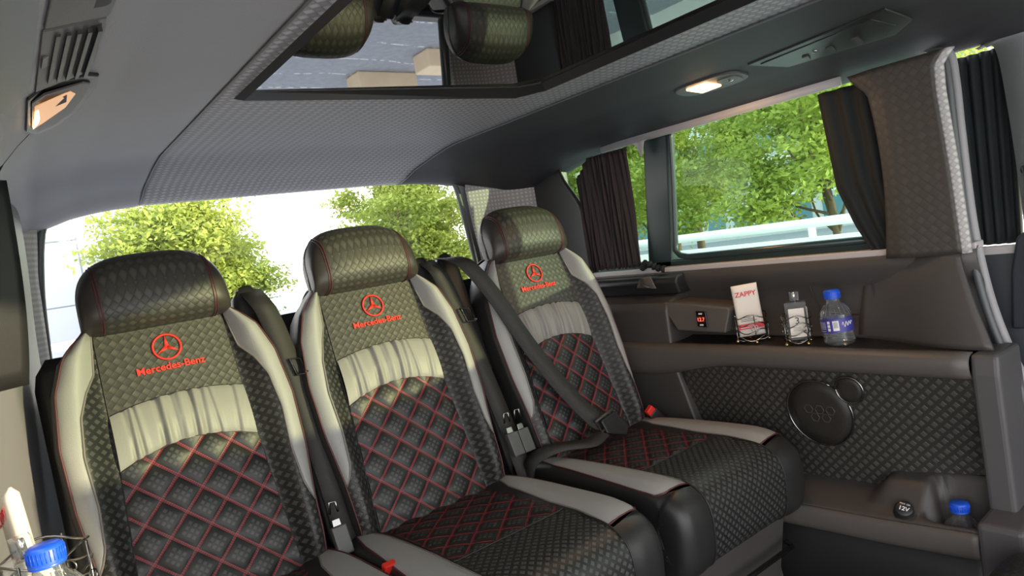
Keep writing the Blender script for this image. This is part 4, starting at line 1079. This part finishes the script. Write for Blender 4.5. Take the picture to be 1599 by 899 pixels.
# right railing on a pale parapet
A = Vector((6.0, 10.0, 0)); B = Vector((6.0, -1, 0))
rl = empty('guard_rail', (6, 4, 0)); tag(rl, 'white round guard rail on a pale parapet outside the side window', 'railing')
def rail_z(y): return .86-.012*(5-y)*0
MB().tube([(6.0, -1, .83), (6.0, 8.9, .83)], .045, 12).build('top_rail', M['white_paint'], rl)
MB().box(5.95, 6.05, -1, 8.9, GZ, .70).build('parapet', M['concrete'], rl, smooth=False)
for y in np.arange(-.45, 8.9, 1.9):
    MB().tube([(6.0, y, .55), (6.0, y, .83)], .035, 8).build('post', M['white_paint'], rl)
rl2 = empty('guard_rail', (2, 7.5, 0)); tag(rl2, 'white guard rail behind the van outside the rear window', 'railing')
MB().tube([(-3, 9.2, .62), (5.8, 9.2, .88)], .05, 12).build('top_rail', M['white_paint'], rl2)
MB().box(-3, 5.8, 9.2, 9.3, GZ, .45).build('parapet', M['concrete'], rl2, smooth=False)
for x in np.arange(-2.5, 5.8, 1.6): MB().tube([(x, 9.2, .3), (x, 9.2, .62+(x+3)*.03)], .03, 8).build('post', M['white_paint'], rl2)

def leaves_mesh(name, blobs, n, size):
    """individual small leaves gathered in clumps on the branch ends"""
    P = []
    tot = sum(b[3]**2 for b in blobs)
    for (bx, by, bz, br) in blobs:
        m = max(4, int(n*br**2/tot)); nc = max(6, int(26*(br/.5)**2))
        d = rng.normal(size=(nc, 3)); d /= np.linalg.norm(d, axis=1)[:, None]
        c = d*br*(.45+.6*rng.random((nc, 1)))*np.array([1, 1, .75])
        k = rng.integers(0, nc, m); P.append(np.array([bx, by, bz])+c[k]+rng.normal(size=(m, 3))*np.array([.15, .15, .07])*(br/.55))
    P = np.concatenate(P); m = len(P)
    nrm = rng.normal(size=(m, 3))*.75+np.array([0, 0, 1.0]); nrm /= np.linalg.norm(nrm, axis=1)[:, None]
    a = np.cross(nrm, rng.normal(size=(m, 3))); a /= np.linalg.norm(a, axis=1)[:, None]; b = np.cross(a, nrm)
    s = size*(.6+.8*rng.random((m, 1)))
    q = np.stack([P-a*s, P+b*s*.5-a*s*.1, P+a*s, P-b*s*.5-a*s*.1], axis=1).reshape(-1, 3)
    me = bpy.data.meshes.new(name); me.vertices.add(4*m); me.vertices.foreach_set('co', q.ravel().astype(np.float32))
    me.loops.add(4*m); me.loops.foreach_set('vertex_index', np.arange(4*m, dtype=np.int32)); me.polygons.add(m)
    me.polygons.foreach_set('loop_start', np.arange(0, 4*m, 4, dtype=np.int32)); me.polygons.foreach_set('loop_total', np.full(m, 4, dtype=np.int32))
    me.update(calc_edges=True); me.validate(); return me
def tree(x, y, h, r, label, n=16000, size=.05, group='trees outside the side window', low=.3, nb=26, bs=1.0):
    root = empty('tree', (x, y, GZ)); tag(root, label, 'tree', group)
    z0 = GZ; bl = []
    for k in range(nb):
        a = rng.random()*2*pi; t_ = (k+.5)/nb; zz = z0+h*(low+(1-low)*t_); env = sin(pi*min(1, .18+.80*t_))**.6; rr = r*math.sqrt(rng.random())*env*.9
        bl.append((x+rr*cos(a), y+rr*sin(a), zz, r*(.20+.14*rng.random())*bs))
    link('foliage', leaves_mesh('foliage', bl, n, size), M['leaf'], root, smooth=False)
    mb = MB(); lean = rng.normal()*.15*r
    mb.tube(crom([(x, y, z0), (x+lean*.3, y, z0+h*.25), (x-lean*.2, y+.1, z0+h*.55), (x, y, z0+h*.85)], 5), [.018*h*(1-.8*i/15) for i in range(16)], 8)
    for b in bl[::2]:
        zs = z0+h*(.18+.25*rng.random())
        mb.tube(crom([(x+lean*.2, y, zs), ((x+b[0])/2, (y+b[1])/2+.1, max(zs, (zs+b[2])/2-.15)), b[:3]], 4), [.0065*h*(1-.75*i/8) for i in range(9)], 6)
    mb.build('trunk', M['bark'], root)
TR = [(9.6, 7.9, 4.3, 1.7, 'tree at the left of the sliding side window, above the white rail'),
      (9.4, 4.9, 4.0, 1.65, 'bright yellow-green tree in the middle of the sliding side window'),
      (9.4, 11.6, 3.6, 1.6, 'tree seen past the pleated curtain beyond the rail'),
      (13.6, 10.4, 6.0, 1.9, 'taller tree behind, left of the white building'),
      (13.4, 6.0, 6.2, 2.2, 'tall tree behind, right of the white building, below a gap of sky'),
      (12.8, 13.8, 4.6, 1.8, 'distant tree at the far left of the side window')]
for x, y, h, r, l in TR: tree(x, y, h, r, l, n=34000, size=.044, low=.33, bs=1.05)
tree(2.6, 12.0, 2.75, 1.5, 'green tree behind the nearest seat headrest outside the rear window', bs=1.3, n=40000, size=.045, group='trees outside the rear window')
tree(6.75, 12.4, 4.3, 1.35, 'tree at the right of the rear window beside the far pillar', bs=1.35, low=.15, n=42000, size=.045, group='trees outside the rear window')
tree(9.3, 16.6, 3.3, 1.7, 'low shrubby tree farther behind at the lower right of the rear window', n=24000, size=.045, group='trees outside the rear window', low=.15)
tag(MB().grid(30, 30, lambda a, b: (6.2+2.2*a, -4+13*b, GZ+.03+.02*sin(a*9)*sin(b*7))).build('grass', M['grass']), 'strip of green grass beyond the parapet', 'grass', kind='stuff')
# buildings
def building(name, x0, y0, x1, y1, z1, nw, nf, wallm, glassm, label, depth=4):
    root = empty(name, (x0, y0, GZ)); tag(root, label, 'building')
    d = Vector((x1-x0, y1-y0, 0)); L = d.length; d.normalize(); nn = Vector((d.y, -d.x, 0))
    O = Vector((x0, y0, GZ))
    def q(a, b, c): return tuple(O+d*a-nn*b*-1+Vector((0, 0, c))) if False else tuple(O+d*a+nn*b+Vector((0, 0, c)))
    H = z1-GZ
    MB().prism([q(0, 0, 0), q(L, 0, 0), q(L, depth, 0), q(0, depth, 0)], (0, 0, H)).build('wall', wallm, root, smooth=False)
    for f_ in range(nf):
        for k in range(nw):
            cx = L*(k+.5)/nw; cz = H*(f_+.55)/nf; hw = L/nw*.32; hh = H/nf*.26
            MB().prism([q(cx-hw, -.06, cz-hh), q(cx+hw, -.06, cz-hh), q(cx+hw, -.06, cz+hh), q(cx-hw, -.06, cz+hh)], nn*.1).build('window', glassm, root, smooth=False)
        MB().prism([q(0, -.12, H*(f_+1)/nf-.1), q(L, -.12, H*(f_+1)/nf-.1), q(L, -.12, H*(f_+1)/nf+.1), q(0, -.12, H*(f_+1)/nf+.1)], nn*.16).build('ledge', M['white_paint'], root, smooth=False)
M['bwall'] = plain('white_building_wall', (.50, .53, .53), .7, gd=0, var=.03)
M['bglass'] = plain('teal_building_glass', (.10, .22, .26), .2, gd=0)
building('apartment_building', 24, 25, 28, 6, 13.5, 16, 9, M['bwall'], M['bglass'], 'white apartment building behind the trees in the side window', depth=-5)
# pale tiled panel wall outside rear-left
pw = empty('panel_wall', (0, 15, GZ)); tag(pw, 'pale tiled panel wall outside the left part of the rear window', 'building')
mb = MB(); mb.add([(-4, 15, GZ), (3.4, 15, GZ), (3.4, 15, 5.2), (-4, 15, 5.2), (-4, 18, GZ), (3.4, 18, GZ), (3.4, 18, 5.2), (-4, 18, 5.2)], [(0, 1, 2, 3), (1, 5, 6, 2), (3, 2, 6, 7), (4, 0, 3, 7), (5, 4, 7, 6)], [(p[0], p[2]) for p in [(-4, 15, GZ), (3.4, 15, GZ), (3.4, 15, 5.2), (-4, 15, 5.2), (-4, 18, GZ), (3.4, 18, GZ), (3.4, 18, 5.2), (-4, 18, 5.2)]])
mb.build('wall', M['tilewall'], pw, smooth=False)
